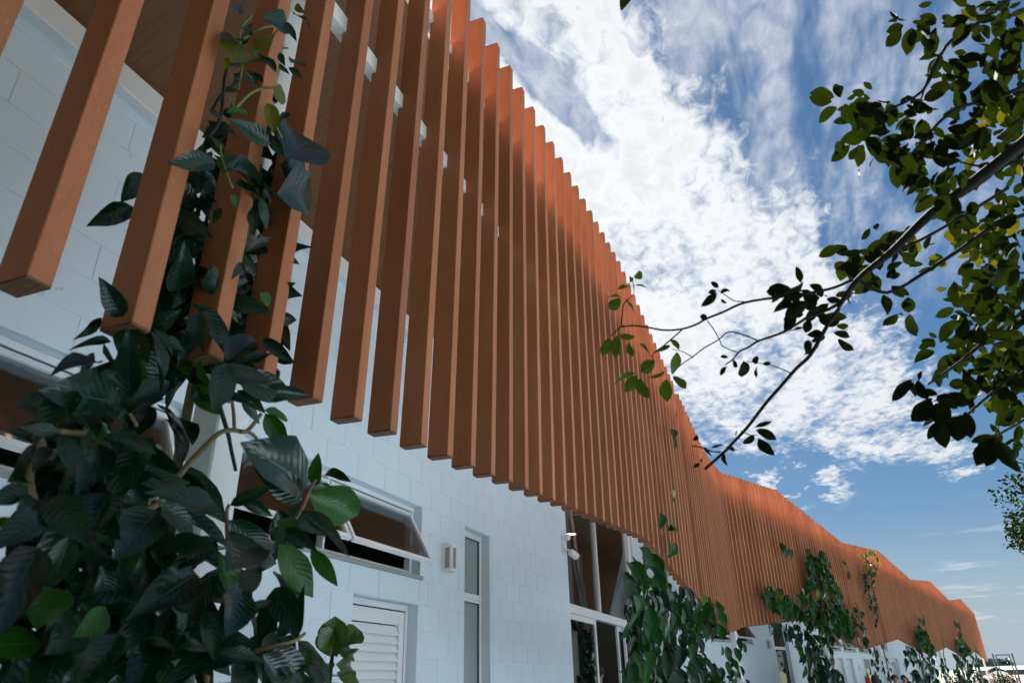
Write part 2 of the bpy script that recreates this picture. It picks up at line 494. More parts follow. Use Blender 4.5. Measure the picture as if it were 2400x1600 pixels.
# ------------------------------------------------------------------ leaf meshes
def leaf_mesh(name, wr=0.42, tip=1.4, fold=0.18, droop=0.22, wave=0.03, peak=0.45, seed=0, rows=7, twist=0.0):
    """unit-length leaf: base at the origin, blade along +Y, face +Z"""
    rnd = random.Random(seed)
    me = D.meshes.new(name)
    vts, uvs, fcs = [], [], []
    cols = (-1, -0.55, 0, 0.55, 1)
    ph = rnd.uniform(0, 6)
    for i in range(rows + 1):
        t = i / rows
        tt = t ** (math.log(0.5) / math.log(peak))
        wd = wr * 0.5 * (math.sin(math.pi * min(1, tt)) ** (0.72 if tt < 0.5 else tip * 0.72)) if 0 < t < 1 else 0.004
        wd = max(wd, 0.006)
        bend = -droop * t * t
        tw = twist * t
        for c in cols:
            x = c * wd
            z = fold * abs(c) * wd * 1.7 + bend + wave * math.sin(ph + t * 9 + c * 2.0) * abs(c) * min(1, 4 * t * (1 - t) + .1)
            vts.append((x * math.cos(tw) - z * math.sin(tw) * 0.2, t * (1 - 0.10 * droop), z + x * math.sin(tw)))
            uvs.append((0.5 + 0.5 * c, t))
    n = len(cols)
    for i in range(rows):
        for k in range(n - 1):
            a = i * n + k
            fcs.append((a, a + 1, a + 1 + n, a + n))
    me.from_pydata(vts, [], fcs)
    ul = me.uv_layers.new(name='UVMap')
    for lp in me.loops:
        ul.data[lp.index].uv = uvs[lp.vertex_index]
    for p in me.polygons:
        p.use_smooth = True
    me.update()
    return me

def leaf_frame(base, tip_, nrm, width=1.0, roll=0.0):
    base = Vector(base); d = Vector(tip_) - base
    L = d.length
    d.normalize()
    n_ = Vector(nrm) - d * d.dot(Vector(nrm))
    if n_.length < 1e-4: n_ = d.orthogonal()
    n_.normalize()
    if roll:
        n_ = Matrix.Rotation(roll, 3, d) @ n_
    x = d.cross(n_)
    return Matrix(((x.x * L * width, d.x * L, n_.x * L, base.x), (x.y * L * width, d.y * L, n_.y * L, base.y), (x.z * L * width, d.z * L, n_.z * L, base.z), (0, 0, 0, 1)))

class LeafPlant:
    """a plant whose leaves are parts; past the cap the smaller ones are joined as one mass"""
    def __init__(s, root, meshes, cap=300):
        s.root = root; s.sets = meshes; s.cap = cap; s.items = []
    def add(s, kind, M, size, prio=0):
        s.items.append((prio, size, kind, M))
    def build(s):
        s.items.sort(key=lambda q: (-q[0], -q[1]))
        rnd = random.Random(3)
        rest = {}
        for i, (pr, sz, kind, M) in enumerate(s.items):
            me = rnd.choice(s.sets[kind])
            if i < s.cap:
                o = D.objects.new('leaf', me)
                C.objects.link(o)
                o.parent = s.root
                o.matrix_basis = wm(s.root).inverted() @ M
            else:
                rest.setdefault(me.materials[0].name, []).append((me, M))
        for k, lst in rest.items():
            vts, fcs, uvs, base = [], [], [], 0
            inv = wm(s.root).inverted()
            for me, M in lst:
                MM = inv @ M
                vts += [MM @ vv.co for vv in me.vertices]
                ul = me.uv_layers[0].data
                for p in me.polygons:
                    fcs.append([base + i for i in p.vertices])
                    uvs += [ul[li].uv.copy() for li in p.loop_indices]
                base += len(me.vertices)
            me2 = D.meshes.new('foliage')
            me2.from_pydata(vts, [], fcs)
            ul = me2.uv_layers.new(name='UVMap')
            for i, q in enumerate(uvs): ul.data[i].uv = q
            for p in me2.polygons: p.use_smooth = True
            me2.materials.append(D.materials[k])
            o = D.objects.new('foliage', me2)
            C.objects.link(o); o.parent = s.root
            o['kind'] = 'stuff'

def leafset(base, mat_, n=6, **kw):
    out = []
    for i in range(n):
        rr = random.Random(i * 7 + len(base))
        k = dict(kw)
        k['wr'] = kw.get('wr', 0.42) * rr.uniform(0.88, 1.12)
        k['droop'] = kw.get('droop', 0.22) * rr.uniform(0.3, 1.7)
        k['fold'] = kw.get('fold', 0.2) * rr.uniform(0.5, 1.7)
        k['twist'] = rr.uniform(-0.5, 0.5) * kw.get('tw', 1.0)
        k.pop('tw', None)
        me = leaf_mesh(base, seed=i + 11, **k)
        me.materials.append(mat_)
        out.append(me)
    return out

def rand_unit(rnd):
    while True:
        q = Vector((rnd.uniform(-1, 1), rnd.uniform(-1, 1), rnd.uniform(-1, 1)))
        if 0.05 < q.length < 1: return q.normalized()

def in_poly(x, y, poly):
    c = False
    j = len(poly) - 1
    for i in range(len(poly)):
        xi, yi = poly[i]; xj, yj = poly[j]
        if (yi > y) != (yj > y) and x < (xj - xi) * (y - yi) / (yj - yi) + xi: c = not c
        j = i
    return c

def tube_obj(name, pts, rads, m_, parent, n=7, sub=4):
    """smooth tube through points (Catmull-Rom)"""
    P = [Vector(p) for p in pts]
    R_ = rads if isinstance(rads, (list, tuple)) else [rads] * len(P)
    out, rr = [], []
    for i in range(len(P) - 1):
        p0, p1, p2, p3 = P[max(i - 1, 0)], P[i], P[i + 1], P[min(i + 2, len(P) - 1)]
        for k in range(sub):
            t = k / sub
            out.append(0.5 * ((2 * p1) + (p2 - p0) * t + (2 * p0 - 5 * p1 + 4 * p2 - p3) * t * t + (3 * p1 - p0 - 3 * p2 + p3) * t ** 3))
            rr.append(R_[i] * (1 - t) + R_[i + 1] * t)
    out.append(P[-1]); rr.append(R_[-1])
    bm = bmesh.new()
    bm_tube(bm, out, rr, n)
    return link(name, done(bm, name), parent, m_, Matrix())

# ================================================================== SETTING
A2 = math.atan(SL2)                      # the building bends outwards by this angle
BX, BY = 15.27, 2.928                    # wall corner at the bend
TH = math.tan(A2 / 2)
M1 = Matrix.Translation((0, BY, 0))
M2 = Matrix.Translation((BX, BY, 0)) @ Matrix.Rotation(-A2, 4, 'Z')
END2 = 51.0                              # length of the second wing

def grass_mat():
    m_, t, b = mat('lawn')
    g = t.node('ShaderNodeNewGeometry').outputs['Position']
    n1 = t.noise(g, 0.35, 5, 0.6); n2 = t.noise(g, 18, 5, 0.7)
    c = t.mix(n1, (0.030, 0.058, 0.012), (0.055, 0.078, 0.02))
    c = t.mix(t.m('MULTIPLY', n2, 0.6), c, (0.06, 0.062, 0.024))
    t.l.new(c, b.inputs['Base Color']); b.inputs['Roughness'].default_value = 0.9
    bp = t.node('ShaderNodeBump'); bp.inputs['Strength'].default_value = 0.8; bp.inputs['Distance'].default_value = 0.03
    t.l.new(n2, bp.inputs['Height']); t.l.new(bp.outputs[0], b.inputs['Normal'])
    return m_
M_GRASS = grass_mat()
M_PAVE = simple('bounce_paving', (0.43, 0.56, 0.72), 0.85, 0, 0.3, 0.10, 1.2, 0.4, 70)  # for the added unseen paving, tinted blue to bounce cool light onto the wall
M_CONC = simple('pale_concrete', (0.42, 0.45, 0.46), 0.85, 0, 0.3, 0.12, 1.8, 0.4, 90)

bm = bmesh.new()
# one sheet: level site, dropping into the valley beyond it
NX = [-80, -30, -10, 0, 10, 25, 45, 66, 74, 90, 140, 240, 420, 700, 1100, 1700, 2600, 4000]
NY = [-2200, -1200, -700, -400, -220, -120, -60, -30, -15, -6, 2, 12, 30, 60, 120, 300, 900, 2200]
def gz(x, y):
    if x < 72: return 0.0
    dd = min(1, (x - 72) / 120)
    z = -9 * dd * dd * (3 - 2 * dd)
    if x > 900:
        z += 34 * min(1, (x - 900) / 1500) * (0.75 + 0.25 * math.sin(y * 0.0035))
    return z
gv = [[bm.verts.new((x, y, gz(x, y))) for y in NY] for x in NX]
for i in range(len(NX) - 1):
    for j in range(len(NY) - 1):
        f = bm.faces.new((gv[i][j], gv[i + 1][j], gv[i + 1][j + 1], gv[i][j + 1])); f.smooth = True
tag(link('ground', done(bm, 'ground'), None, M_GRASS), 'green lawn around the building', None, None, 'structure')
def strip(ya, yb, z0, z1, name, label, m_, xa=-9.0, xe=END2 + 3):
    bm = bmesh.new()
    q = [[M1 @ Vector((xa, y, 0)), M1 @ Vector((BX + y * TH, y, 0)), M2 @ Vector((xe, y, 0))] for y in (ya, yb)]
    for i in range(2):
        pts = (q[0][i], q[0][i + 1], q[1][i + 1], q[1][i])
        lo = [bm.verts.new((p.x, p.y, z0)) for p in pts]; hi = [bm.verts.new((p.x, p.y, z1)) for p in pts]
        bm.faces.new(hi)
        for k in range(4):
            bm.faces.new((lo[k], lo[(k + 1) % 4], hi[(k + 1) % 4], hi[k]))
    tag(link(name, done(bm, name), None, m_), label, None, None, 'structure')
strip(-2.4, 0.10, 0.004, 0.10, 'path', 'raised concrete walkway along the white wall', M_CONC)
strip(-10.0, -2.404, 0.002, 0.012, 'bounce_pavement', 'unseen paving added in front of the walkway, tinted blue grey to bounce light', M_PAVE, 0.3)

# ================================================================== BUILDING
building = empty('building')
tag(building, 'white block building with zigzag slatted canopy, bending away to the right', 'building')

def wall_mesh(name, x0, x1, z0, z1, th, ops, M, m_):
    """wall slab with openings (xa, xb, za, zb); front at local y = 0"""
    xs = sorted({x0, x1, *[o[0] for o in ops], *[o[1] for o in ops]})
    zs = sorted({z0, z1, *[o[2] for o in ops], *[o[3] for o in ops]})
    xs = [q for q in xs if x0 <= q <= x1]; zs = [q for q in zs if z0 <= q <= z1]
    solid = lambda x, z: not any(o[0] < x < o[1] and o[2] < z < o[3] for o in ops)
    S = [[solid((xs[i] + xs[i + 1]) / 2, (zs[j] + zs[j + 1]) / 2) for j in range(len(zs) - 1)] for i in range(len(xs) - 1)]
    bm = bmesh.new()
    def quad(*p): bm.faces.new([bm.verts.new(q) for q in p])
    for i in range(len(xs) - 1):
        for j in range(len(zs) - 1):
            xa, xb, za, zb = xs[i], xs[i + 1], zs[j], zs[j + 1]
            if S[i][j]:
                quad((xa, 0, za), (xb, 0, za), (xb, 0, zb), (xa, 0, zb))
                quad((xa, th, za), (xa, th, zb), (xb, th, zb), (xb, th, za))
                if i == 0 or not S[i - 1][j]: quad((xa, 0, za), (xa, 0, zb), (xa, th, zb), (xa, th, za))
                if i == len(xs) - 2 or not S[i + 1][j]: quad((xb, 0, za), (xb, th, za), (xb, th, zb), (xb, 0, zb))
                if j == 0 or not S[i][j - 1]: quad((xa, 0, za), (xa, th, za), (xb, th, za), (xb, 0, za))
                if j == len(zs) - 2 or not S[i][j + 1]: quad((xa, 0, zb), (xb, 0, zb), (xb, th, zb), (xa, th, zb))
    bmesh.ops.remove_doubles(bm, verts=bm.verts, dist=1e-5)
    return link(name, done(bm, name), building, m_, M)

def block_list(x0, x1, z0, z1, ops, course=0.2, length=0.4, shift=0.0):
    out = []
    n = int(round((z1 - z0) / course)) + 1
    for k in range(n):
        za, zb = z0 + k * course, min(z0 + (k + 1) * course, z1)
        if zb - za < 0.02: continue
        off = shift + (0.5 * length if k % 2 else 0.0)
        x = math.floor((x0 - off) / length) * length + off
        while x < x1:
            xa, xb = max(x, x0), min(x + length, x1)
            x += length
            if xb - xa < 0.015: continue
            parts = [(xa, xb, za, zb)]
            for o in ops:
                nxt = []
                for (pa, pb, qa, qb) in parts:
                    if o[1] <= pa or o[0] >= pb or o[3] <= qa or o[2] >= qb:
                        nxt.append((pa, pb, qa, qb)); continue
                    if pa < o[0]: nxt.append((pa, o[0], qa, qb))
                    if pb > o[1]: nxt.append((o[1], pb, qa, qb))
                    ma, mb = max(pa, o[0]), min(pb, o[1])
                    if qa < o[2]: nxt.append((ma, mb, qa, o[2]))
                    if qb > o[3]: nxt.append((ma, mb, o[3], qb))
                parts = nxt
            out += [p for p in parts if p[1] - p[0] > 0.012 and p[3] - p[2] > 0.012]
    return out

blk_cache = {}
def block_mesh(wd, ht):
    key = (round(wd, 3), round(ht, 3))
    if key not in blk_cache:
        bm = bmesh.new()
        block_geo(bm, 0, wd, 0, ht)
        me = done(bm, 'block', False)
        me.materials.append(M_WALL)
        blk_cache[key] = me
    return blk_cache[key]

def block_geo(bm, xa, xb, za, zb, M=None, dy=0.0):
    g, d, e = 0.0022, 0.0042, 0.0036
    rings = []
    for (i, y) in ((g, 0.001), (g, -d + 0.0016 + dy), (g + e, -d + dy)):
        rings.append([bm.verts.new(p if M is None else M @ Vector(p)) for p in ((xa + i, y, za + i), (xb - i, y, za + i), (xb - i, y, zb - i), (xa + i, y, zb - i))])
    for a, b in ((0, 1), (1, 2)):
        for k in range(4):
            bm.faces.new((rings[a][k], rings[a][(k + 1) % 4], rings[b][(k + 1) % 4], rings[b][k]))
    bm.faces.new(rings[2])

# --- first wing ---------------------------------------------------------------
WIN = (2.90, 5.43, 2.40, 3.00)
WINB = (-1.00, 2.74, 2.40, 3.00)
DOOR = (4.46, 5.42, 0.0, 2.20)
SLIT = (6.32, 6.93, 0.0, 3.00)
ENT = (9.73, 14.25, 0.0, 4.47)
ops1 = [WIN, WINB, DOOR, SLIT, ENT]
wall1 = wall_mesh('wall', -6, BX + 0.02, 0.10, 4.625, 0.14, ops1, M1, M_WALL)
bl = block_list(-6, 9.73, 0.20, 4.60, ops1, shift=0.79) + block_list(14.25, BX - 0.01, 0.20, 4.60, [], shift=0.79)
def blk_score(b):
    x, z = (b[0] + b[1]) / 2, (b[2] + b[3]) / 2
    p = Vector((x, BY, z - CAM_H))
    c = RC.T @ np.array(p)
    if c[2] <= 0.2: return -1
    px, py = c[0] / c[2] * FPX + 1200, c[1] / c[2] * FPX + 800
    if not (-60 < px < 2460 and -60 < py < 1660): return -1
    return (b[1] - b[0]) * (b[3] - b[2]) / p.length ** 2
bl.sort(key=blk_score, reverse=True)
rb = random.Random(5)
bm = bmesh.new()
for k, b in enumerate(bl):
    if k < 300 and blk_score(b) > 0:
        o = D.objects.new('block', block_mesh(b[1] - b[0], b[3] - b[2]))
        C.objects.link(o); o.parent = wall1
        o.location = (b[0], rb.uniform(-0.0008, 0.0004), b[2])
    else:
        block_geo(bm, b[0], b[1], b[2], b[3], None, rb.uniform(-0.0008, 0.0004))
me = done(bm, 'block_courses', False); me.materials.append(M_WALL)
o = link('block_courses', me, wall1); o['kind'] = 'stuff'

# --- second wing ----------------------------------------------------------------
ops2 = [(3.2, 5.99, 2.40, 3.0), (7.80, 9.10, 0.0, 3.0), (10.45, 12.0, 0.0, 2.2), (13.2, 15.25, 2.40, 3.0), (15.7, 17.55, 2.40, 3.0),
        (18.1, 19.65, 2.40, 3.0), (14.46, 15.30, 0.0, 2.18), (15.80, 16.70, 0.0, 2.18), (22.4, 23.85, 2.55, 3.6), (23.9, 25.6, 0.0, 2.30),
        (28.5, 30.4, 2.3, 3.0), (31.0, 32.6, 0, 2.2)]
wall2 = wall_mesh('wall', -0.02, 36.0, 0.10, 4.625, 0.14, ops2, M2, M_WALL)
bm = bmesh.new()
for b in block_list(0.01, 36.0, 0.20, 4.60, ops2):
    block_geo(bm, *b, None, rb.uniform(-0.0008, 0.0004))
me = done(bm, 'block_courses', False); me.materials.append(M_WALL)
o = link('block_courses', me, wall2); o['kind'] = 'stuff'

# --- roof, soffit, fascia, beams -------------------------------------------------
def sweep(name, prof, m_, xa1=-6.0, xb2=END2, wings=(1, 2), thick=None):
    """profile of (local y, z) swept along both wings, mitred at the bend"""
    for wg in wings:
        bm = bmesh.new()
        M = M1 if wg == 1 else M2
        sec = []
        for end in (0, 1):
            row = []
            for (y, z) in prof:
                if wg == 1: x = xa1 if end == 0 else BX + TH * y
                else: x = -TH * y if end == 0 else xb2
                row.append(bm.verts.new((x, y, z)))
            sec.append(row)
        n = len(prof)
        for i in range(n):
            bm.faces.new((sec[0][i], sec[0][(i + 1) % n], sec[1][(i + 1) % n], sec[1][i]))
        bm.faces.new(sec[0]); bm.faces.new(list(reversed(sec[1])))
        link(name, done(bm, name), building, m_, M)
EY = -1.33
sweep('soffit', [(-0.02, 4.628), (EY + 0.012, 5.40), (EY + 0.012, 5.43), (-0.02, 4.66)], M_SOFF)
sweep('fascia', [(EY, 5.385), (EY + 0.01, 5.385), (EY + 0.01, 5.50), (EY, 5.50)], M_STEEL)
sweep('roof', [(EY + 0.012, 5.44), (0.0, 4.67), (8.0, 4.67), (8.0, 4.85), (0.6, 4.85), (EY + 0.012, 5.49)], M_ROOF)
sweep('beam', [(-0.085, 4.47), (-0.079, 4.464), (-0.004, 4.464), (-0.004, 4.615), (-0.079, 4.615), (-0.085, 4.609)], M_STEEL)
# rooms behind the wall
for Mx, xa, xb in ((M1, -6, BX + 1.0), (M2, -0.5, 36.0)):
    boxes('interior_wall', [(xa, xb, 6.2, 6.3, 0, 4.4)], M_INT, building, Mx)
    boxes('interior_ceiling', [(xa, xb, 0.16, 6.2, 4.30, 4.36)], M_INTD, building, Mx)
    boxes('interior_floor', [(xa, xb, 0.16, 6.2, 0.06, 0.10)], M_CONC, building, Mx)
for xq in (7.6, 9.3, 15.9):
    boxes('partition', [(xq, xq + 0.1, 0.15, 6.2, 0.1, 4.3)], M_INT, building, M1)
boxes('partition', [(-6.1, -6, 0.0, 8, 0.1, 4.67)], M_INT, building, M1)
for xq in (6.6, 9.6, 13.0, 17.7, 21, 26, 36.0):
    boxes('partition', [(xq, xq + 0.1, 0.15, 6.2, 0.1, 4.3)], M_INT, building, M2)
# joints on the room's inner cladding seen through the tall glazing
boxes('panel_joint', [(9.8 + k * 1.2, 9.806 + k * 1.2, 6.192, 6.199, 0.1, 4.3) for k in range(5)], M_GASKET, building, M1)

# columns between wall and screen
col_x = [(1.585, 1.585 + 0.13)]
COLS = []
def column(x, y, rot, z1=5.32):
    o = boxes('column', [(0, 0.13, 0, 0.11, 0.10, z1)], M_STEEL, building, Matrix.Translation((x, y, 0)) @ Matrix.Rotation(rot, 4, 'Z'), 0.006)
    COLS.append((x, y))
    return o
column(1.585, 1.575, 0)
column(8.60, 1.52, 0)
column(15.52, 1.30, -A2 / 2)
for sx in (22.7, 29.74, 36.8, 43.85, 50.9, 57.9, 64.0):
    column(sx, 1.33 - SL2 * (sx - 16.19), -A2)
# --- windows -----------------------------------------------------------------------
def top_hung_window(M, x0, x1, z0, z1, n, ang, setb=0.075, sill=True):
    """row of outward-opening top-hung sashes in one opening"""
    wroot = empty('window', (0, 0, 0), building)
    wroot.matrix_basis = M @ Matrix.Translation((x0, 0, z0))
    W_, H_ = x1 - x0, z1 - z0
    f = 0.035
    fr = [(0.004, W_ - 0.004, setb, setb + 0.06, H_ - 0.004 - f, H_ - 0.004), (0.004, W_ - 0.004, setb, setb + 0.06, 0.032, 0.032 + f),
          (0.004, 0.004 + f, setb + 0.002, setb + 0.058, 0.032 + f, H_ - 0.004 - f), (W_ - 0.004 - f, W_ - 0.004, setb + 0.002, setb + 0.058, 0.032 + f, H_ - 0.004 - f)]
    sw = (W_ - 0.008 - 2 * f) / n
    for k in range(1, n):
        xm = 0.004 + f + k * sw
        fr.append((xm - 0.012, xm + 0.012, setb + 0.004, setb + 0.056, 0.032 + f, H_ - 0.004 - f))
    link('frame', boxmesh(fr), wroot, M_ALU)
    # shadow gap and inner track under the head
    link('gasket', boxmesh([(0.01 + f, W_ - 0.01 - f, setb + 0.012, setb + 0.05, H_ - 0.010 - f - 0.012, H_ - 0.006 - f)]), wroot, M_GASKET)
    if sill:
        link('sill', boxmesh([(-0.03, W_ + 0.03, -0.022, setb + 0.10, -0.004, 0.028)]), wroot, M_SILL)
    sh = H_ - 0.032 - 2 * f - 0.03
    for k in range(n):
        xa = 0.004 + f + k * sw + 0.016; xb = xa + sw - 0.032
        g = 0.032
        R_ = Matrix.Translation((0, setb + 0.018, H_ - f - 0.022)) @ Matrix.Rotation(-ang, 4, 'X')
        bm = bmesh.new()
        L = sh + 0.03
        for b in ((xa, xb, -0.016, 0.016, -g, 0), (xa, xb, -0.016, 0.016, -L, -L + g), (xa, xa + g, -0.0155, 0.0155, -L + g, -g), (xb - g, xb, -0.0155, 0.0155, -L + g, -g)):
            bm_box(bm, *b, 0, R_)
        link('sash', done(bm, 'sash'), wroot, M_ALU)
        bm = bmesh.new()
        bm_box(bm, xa + g - 0.004, xb - g + 0.004, -0.003, 0.003, -L + g - 0.004, -g + 0.004, 0, R_)
        link('pane', done(bm, 'pane'), wroot, M_GLASS)
        bm = bmesh.new()
        for xx in (xa - 0.006, xb + 0.001):
            p0 = R_ @ Vector((xx, 0, -L * 0.8)); p1 = Vector((xx, setb + 0.03, H_ - f - 0.06 - L * 0.42))
            bm_tube(bm, [p0, p1], 0.006, 5)
        link('stay', done(bm, 'stay'), wroot, M_ALU)
    return wroot

def boxmesh(lst, bevel=0.0):
    bm = bmesh.new()
    for b in lst: bm_box(bm, *b)
    if bevel: bmesh.ops.bevel(bm, geom=list(bm.edges), offset=bevel, segments=1, affect='EDGES')
    return done(bm, 'part')

top_hung_window(M1, *WIN, 2, math.radians(29))
top_hung_window(M1, *WINB, 2, math.radians(24))
top_hung_window(M2, 3.2, 5.99, 2.40, 3.0, 2, math.radians(30))
top_hung_window(M2, 13.2, 15.25, 2.40, 3.0, 2, math.radians(28))
top_hung_window(M2, 15.7, 17.55, 2.40, 3.0, 2, math.radians(28))
top_hung_window(M2, 18.1, 19.65, 2.40, 3.0, 2, math.radians(28))
top_hung_window(M2, 28.5, 30.4, 2.3, 3.0, 2, math.radians(20))

def slit_window(M, x0, x1, z1, ztr, setb=0.085, mats=(None, None)):
    wroot = empty('window', (0, 0, 0), building)
    wroot.matrix_basis = M @ Matrix.Translation((x0, 0, 0))
    W_ = x1 - x0
    f = 0.055
    fr = [(0.004, f, setb, setb + 0.05, 0.11, z1 - 0.004), (W_ - f, W_ - 0.004, setb, setb + 0.05, 0.11, z1 - 0.004)]
    for za, zb in ((z1 - 0.004 - f, z1 - 0.004), (ztr - 0.04, ztr + 0.04), (0.11, 0.11 + f)):
        fr.append((f, W_ - f, setb + 0.002, setb + 0.048, za, zb))
    fr.append((0.006, W_ - 0.006, setb - 0.006, setb + 0.002, ztr - 0.006, ztr + 0.006))
    link('frame', boxmesh(fr, 0.0015), wroot, M_ALU)
    g = 0.006
    for za, zb in ((0.11 + f, ztr - 0.04), (ztr + 0.04, z1 - 0.004 - f)):
        link('gasket', boxmesh([(f, f + g, setb + 0.010, setb + 0.040, za, zb), (W_ - f - g, W_ - f, setb + 0.010, setb + 0.040, za, zb), (f + g, W_ - f - g, setb + 0.011, setb + 0.039, za, za + g), (f + g, W_ - f - g, setb + 0.011, setb + 0.039, zb - g, zb)]), wroot, M_GASKET)
        link('pane', boxmesh([(f + g - 0.002, W_ - f - g + 0.002, setb + 0.022, setb + 0.028, za + g - 0.002, zb - g + 0.002)]), wroot, M_FROST if mats[0] is None else mats[0])
    return wroot
slit_window(M1, *SLIT[:2], 3.0, 2.37)
slit_window(M2, 7.80, 9.10, 3.0, 2.36, 0.085, (M_DGLASS, None))
slit_window(M2, 22.4, 23.85, 3.6, 2.60, 0.085, (M_DGLASS, None))

def louvre_door(M, x0, x1, z1, setb=0.085, slats=True, m_=None):
    r_ = empty('door', (0, 0, 0), building)
    r_.matrix_basis = M @ Matrix.Translation((x0, 0, 0))
    W_ = x1 - x0
    m_ = m_ or M_ALU
    link('frame', boxmesh([(0.004, 0.045, setb, setb + 0.055, 0.11, z1 - 0.004), (W_ - 0.045, W_ - 0.004, setb, setb + 0.055, 0.11, z1 - 0.004), (0.045, W_ - 0.045, setb + 0.001, setb + 0.054, z1 - 0.05, z1 - 0.004)], 0.002), r_, m_)
    link('gasket', boxmesh([(0.046, 0.051, setb + 0.012, setb + 0.05, 0.12, z1 - 0.052), (W_ - 0.051, W_ - 0.046, setb + 0.012, setb + 0.05, 0.12, z1 - 0.052), (0.052, W_ - 0.052, setb + 0.012, setb + 0.05, z1 - 0.057, z1 - 0.051)]), r_, M_GASKET)
    a, b = 0.053, W_ - 0.053
    link('leaf_frame', boxmesh([(a, a + 0.075, setb + 0.006, setb + 0.044, 0.13, z1 - 0.06), (b - 0.075, b, setb + 0.006, setb + 0.044, 0.13, z1 - 0.06), (a + 0.075, b - 0.075, setb + 0.007, setb + 0.043, z1 - 0.16, z1 - 0.06), (a + 0.075, b - 0.075, setb + 0.007, setb + 0.043, 0.13, 0.28)], 0.002), r_, m_)
    if slats:
        pitch = 0.062
        bm = bmesh.new()
        q = [(-0.000, 0.000), (0.004, -0.003), (0.030, 0.066), (0.026, 0.069)]
        va = [bm.verts.new((a + 0.072, y, z)) for y, z in q]; vb = [bm.verts.new((b - 0.072, y, z)) for y, z in q]
        for i in range(4): bm.faces.new((va[i], va[(i + 1) % 4], vb[(i + 1) % 4], vb[i]))
        bm.faces.new(va); bm.faces.new(list(reversed(vb)))
        me = done(bm, 'louvre'); me.materials.append(m_)
        z = 0.29
        while z < z1 - 0.19:
            o = D.objects.new('louvre', me); C.objects.link(o); o.parent = r_
            o.location = (0, setb + 0.009, z)
            z += pitch
    else:
        link('panel', boxmesh([(a + 0.07, b - 0.07, setb + 0.018, setb + 0.030, 0.27, z1 - 0.15)]), r_, M_FROST)
    link('handle', boxmesh([(a + 0.02, a + 0.045, setb - 0.045, setb - 0.03, 1.05, 1.25), (a + 0.026, a + 0.039, setb - 0.031, setb + 0.008, 1.07, 1.085), (a + 0.026, a + 0.039, setb - 0.031, setb + 0.008, 1.215, 1.23)], 0.002), r_, M_STEEL)
    return r_
louvre_door(M1, *DOOR[:2], 2.20)
louvre_door(M2, 10.45, 12.0, 2.2, slats=False)
louvre_door(M2, 14.46, 15.30, 2.18)
louvre_door(M2, 15.80, 16.70, 2.18)
louvre_door(M2, 23.9, 25.6, 2.30, slats=False)
louvre_door(M2, 31.0, 32.6, 2.2, slats=False)

# --- glazed entrance ------------------------------------------------------------------
ent = empty('glazed_entrance', (0, 0, 0), building)
ent.matrix_basis = M1.copy()
x0, x1 = ENT[0], ENT[1]
y0 = 0.035
link('frame', boxmesh([(x0 + 0.003, x0 + 0.05, y0, y0 + 0.09, 0.11, 4.46), (x1 - 0.22, x1 - 0.003, y0, y0 + 0.09, 0.11, 4.46),
                       (x0 + 0.05, x1 - 0.22, y0 - 0.006, y0 + 0.094, 2.46, 2.58), (x0 + 0.05, x1 - 0.22, y0 + 0.001, y0 + 0.089, 4.40, 4.46)], 0.003), ent, M_ALU)
link('mullion', boxmesh([(11.56, 11.60, y0 + 0.004, y0 + 0.086, 2.58, 4.40)], 0.002), ent, M_ALU)
link('mullion', boxmesh([(13.92, 13.955, y0 + 0.004, y0 + 0.086, 2.58, 4.40)], 0.002), ent, M_ALU)
for xa, xb, za, zb in ((x0 + 0.05, 11.56, 2.58, 4.40), (11.60, 13.92, 2.58, 4.40)):
    link('pane', boxmesh([(xa - 0.003, xb + 0.003, y0 + 0.04, y0 + 0.048, za - 0.003, zb + 0.003)]), ent, M_GLASS)
def sliding(xa, xb, yo):
    st = 0.075
    link('door_frame', boxmesh([(xa, xa + st, yo, yo + 0.04, 0.12, 2.455), (xb - st, xb, yo, yo + 0.04, 0.12, 2.455), (xa + st, xb - st, yo + 0.001, yo + 0.039, 2.38, 2.455), (xa + st, xb - st, yo + 0.001, yo + 0.039, 0.12, 0.21)], 0.002), ent, M_ALU)
    link('pane', boxmesh([(xa + st - 0.003, xb - st + 0.003, yo + 0.017, yo + 0.024, 0.205, 2.385)]), ent, M_DGLASS)
sliding(x0 + 0.055, 11.20, y0 + 0.002)
sliding(13.10, 14.02, y0 + 0.002)
sliding(12.76, 13.66, y0 + 0.048)
# display board and end wall of the covered terrace
boxes('end_panel', [(36.0, 36.1, 0, 5, 0.1, 4.5)], M_PLASTER, building, M2)
boxes('terrace_panel', [(38.5, 40.2, 1.2, 1.26, 2.35, 3.1), (42.0, 43.4, 1.2, 1.26, 1.2, 2.1)], M_FROST, building, M2)
boxes('terrace_wall', [(37.5, 47.0, 1.26, 1.40, 2.1, 4.5)], M_PLASTER, building, M2)

# ================================================================== SLAT SCREEN
screen = empty('slat_screen')
tag(screen, 'long screen of upright terracotta slats with zigzag top and bottom edge', 'slat screen')
DS, S1 = 0.252, 0.8145
BOT_Z = [(-9, 2.62), (0.4, 2.385), (1, 2.394), (2, 2.402), (3, 2.427), (4, 2.466), (10, 2.580), (26.4, 2.898), (35, 2.677), (52.3, 2.325), (62, 2.541), (78, 2.878), (103.5, 2.342), (127.5, 2.830), (153, 2.367), (178, 2.840), (203, 2.400), (228, 2.870), (254, 2.332)]
TOP_Z = [(-9, 5.78), (0.4, 5.50), (10, 5.731), (26.4, 6.125), (35, 5.891), (52.3, 5.570), (61, 5.769), (78, 6.174), (103.3, 5.645), (127.5, 6.130), (153, 5.612), (178, 6.115), (203, 5.584), (228, 6.116), (254, 5.555)]
BOT_Y = [(-9, 1.42), (1, 1.400), (2, 1.383), (3, 1.384), (4, 1.414), (6, 1.415), (10, 1.398), (26, 1.345), (52, 1.208), (61, 1.165), (62, 1.147), (254, 1.147 - SL2 * 192 * 0.252)]
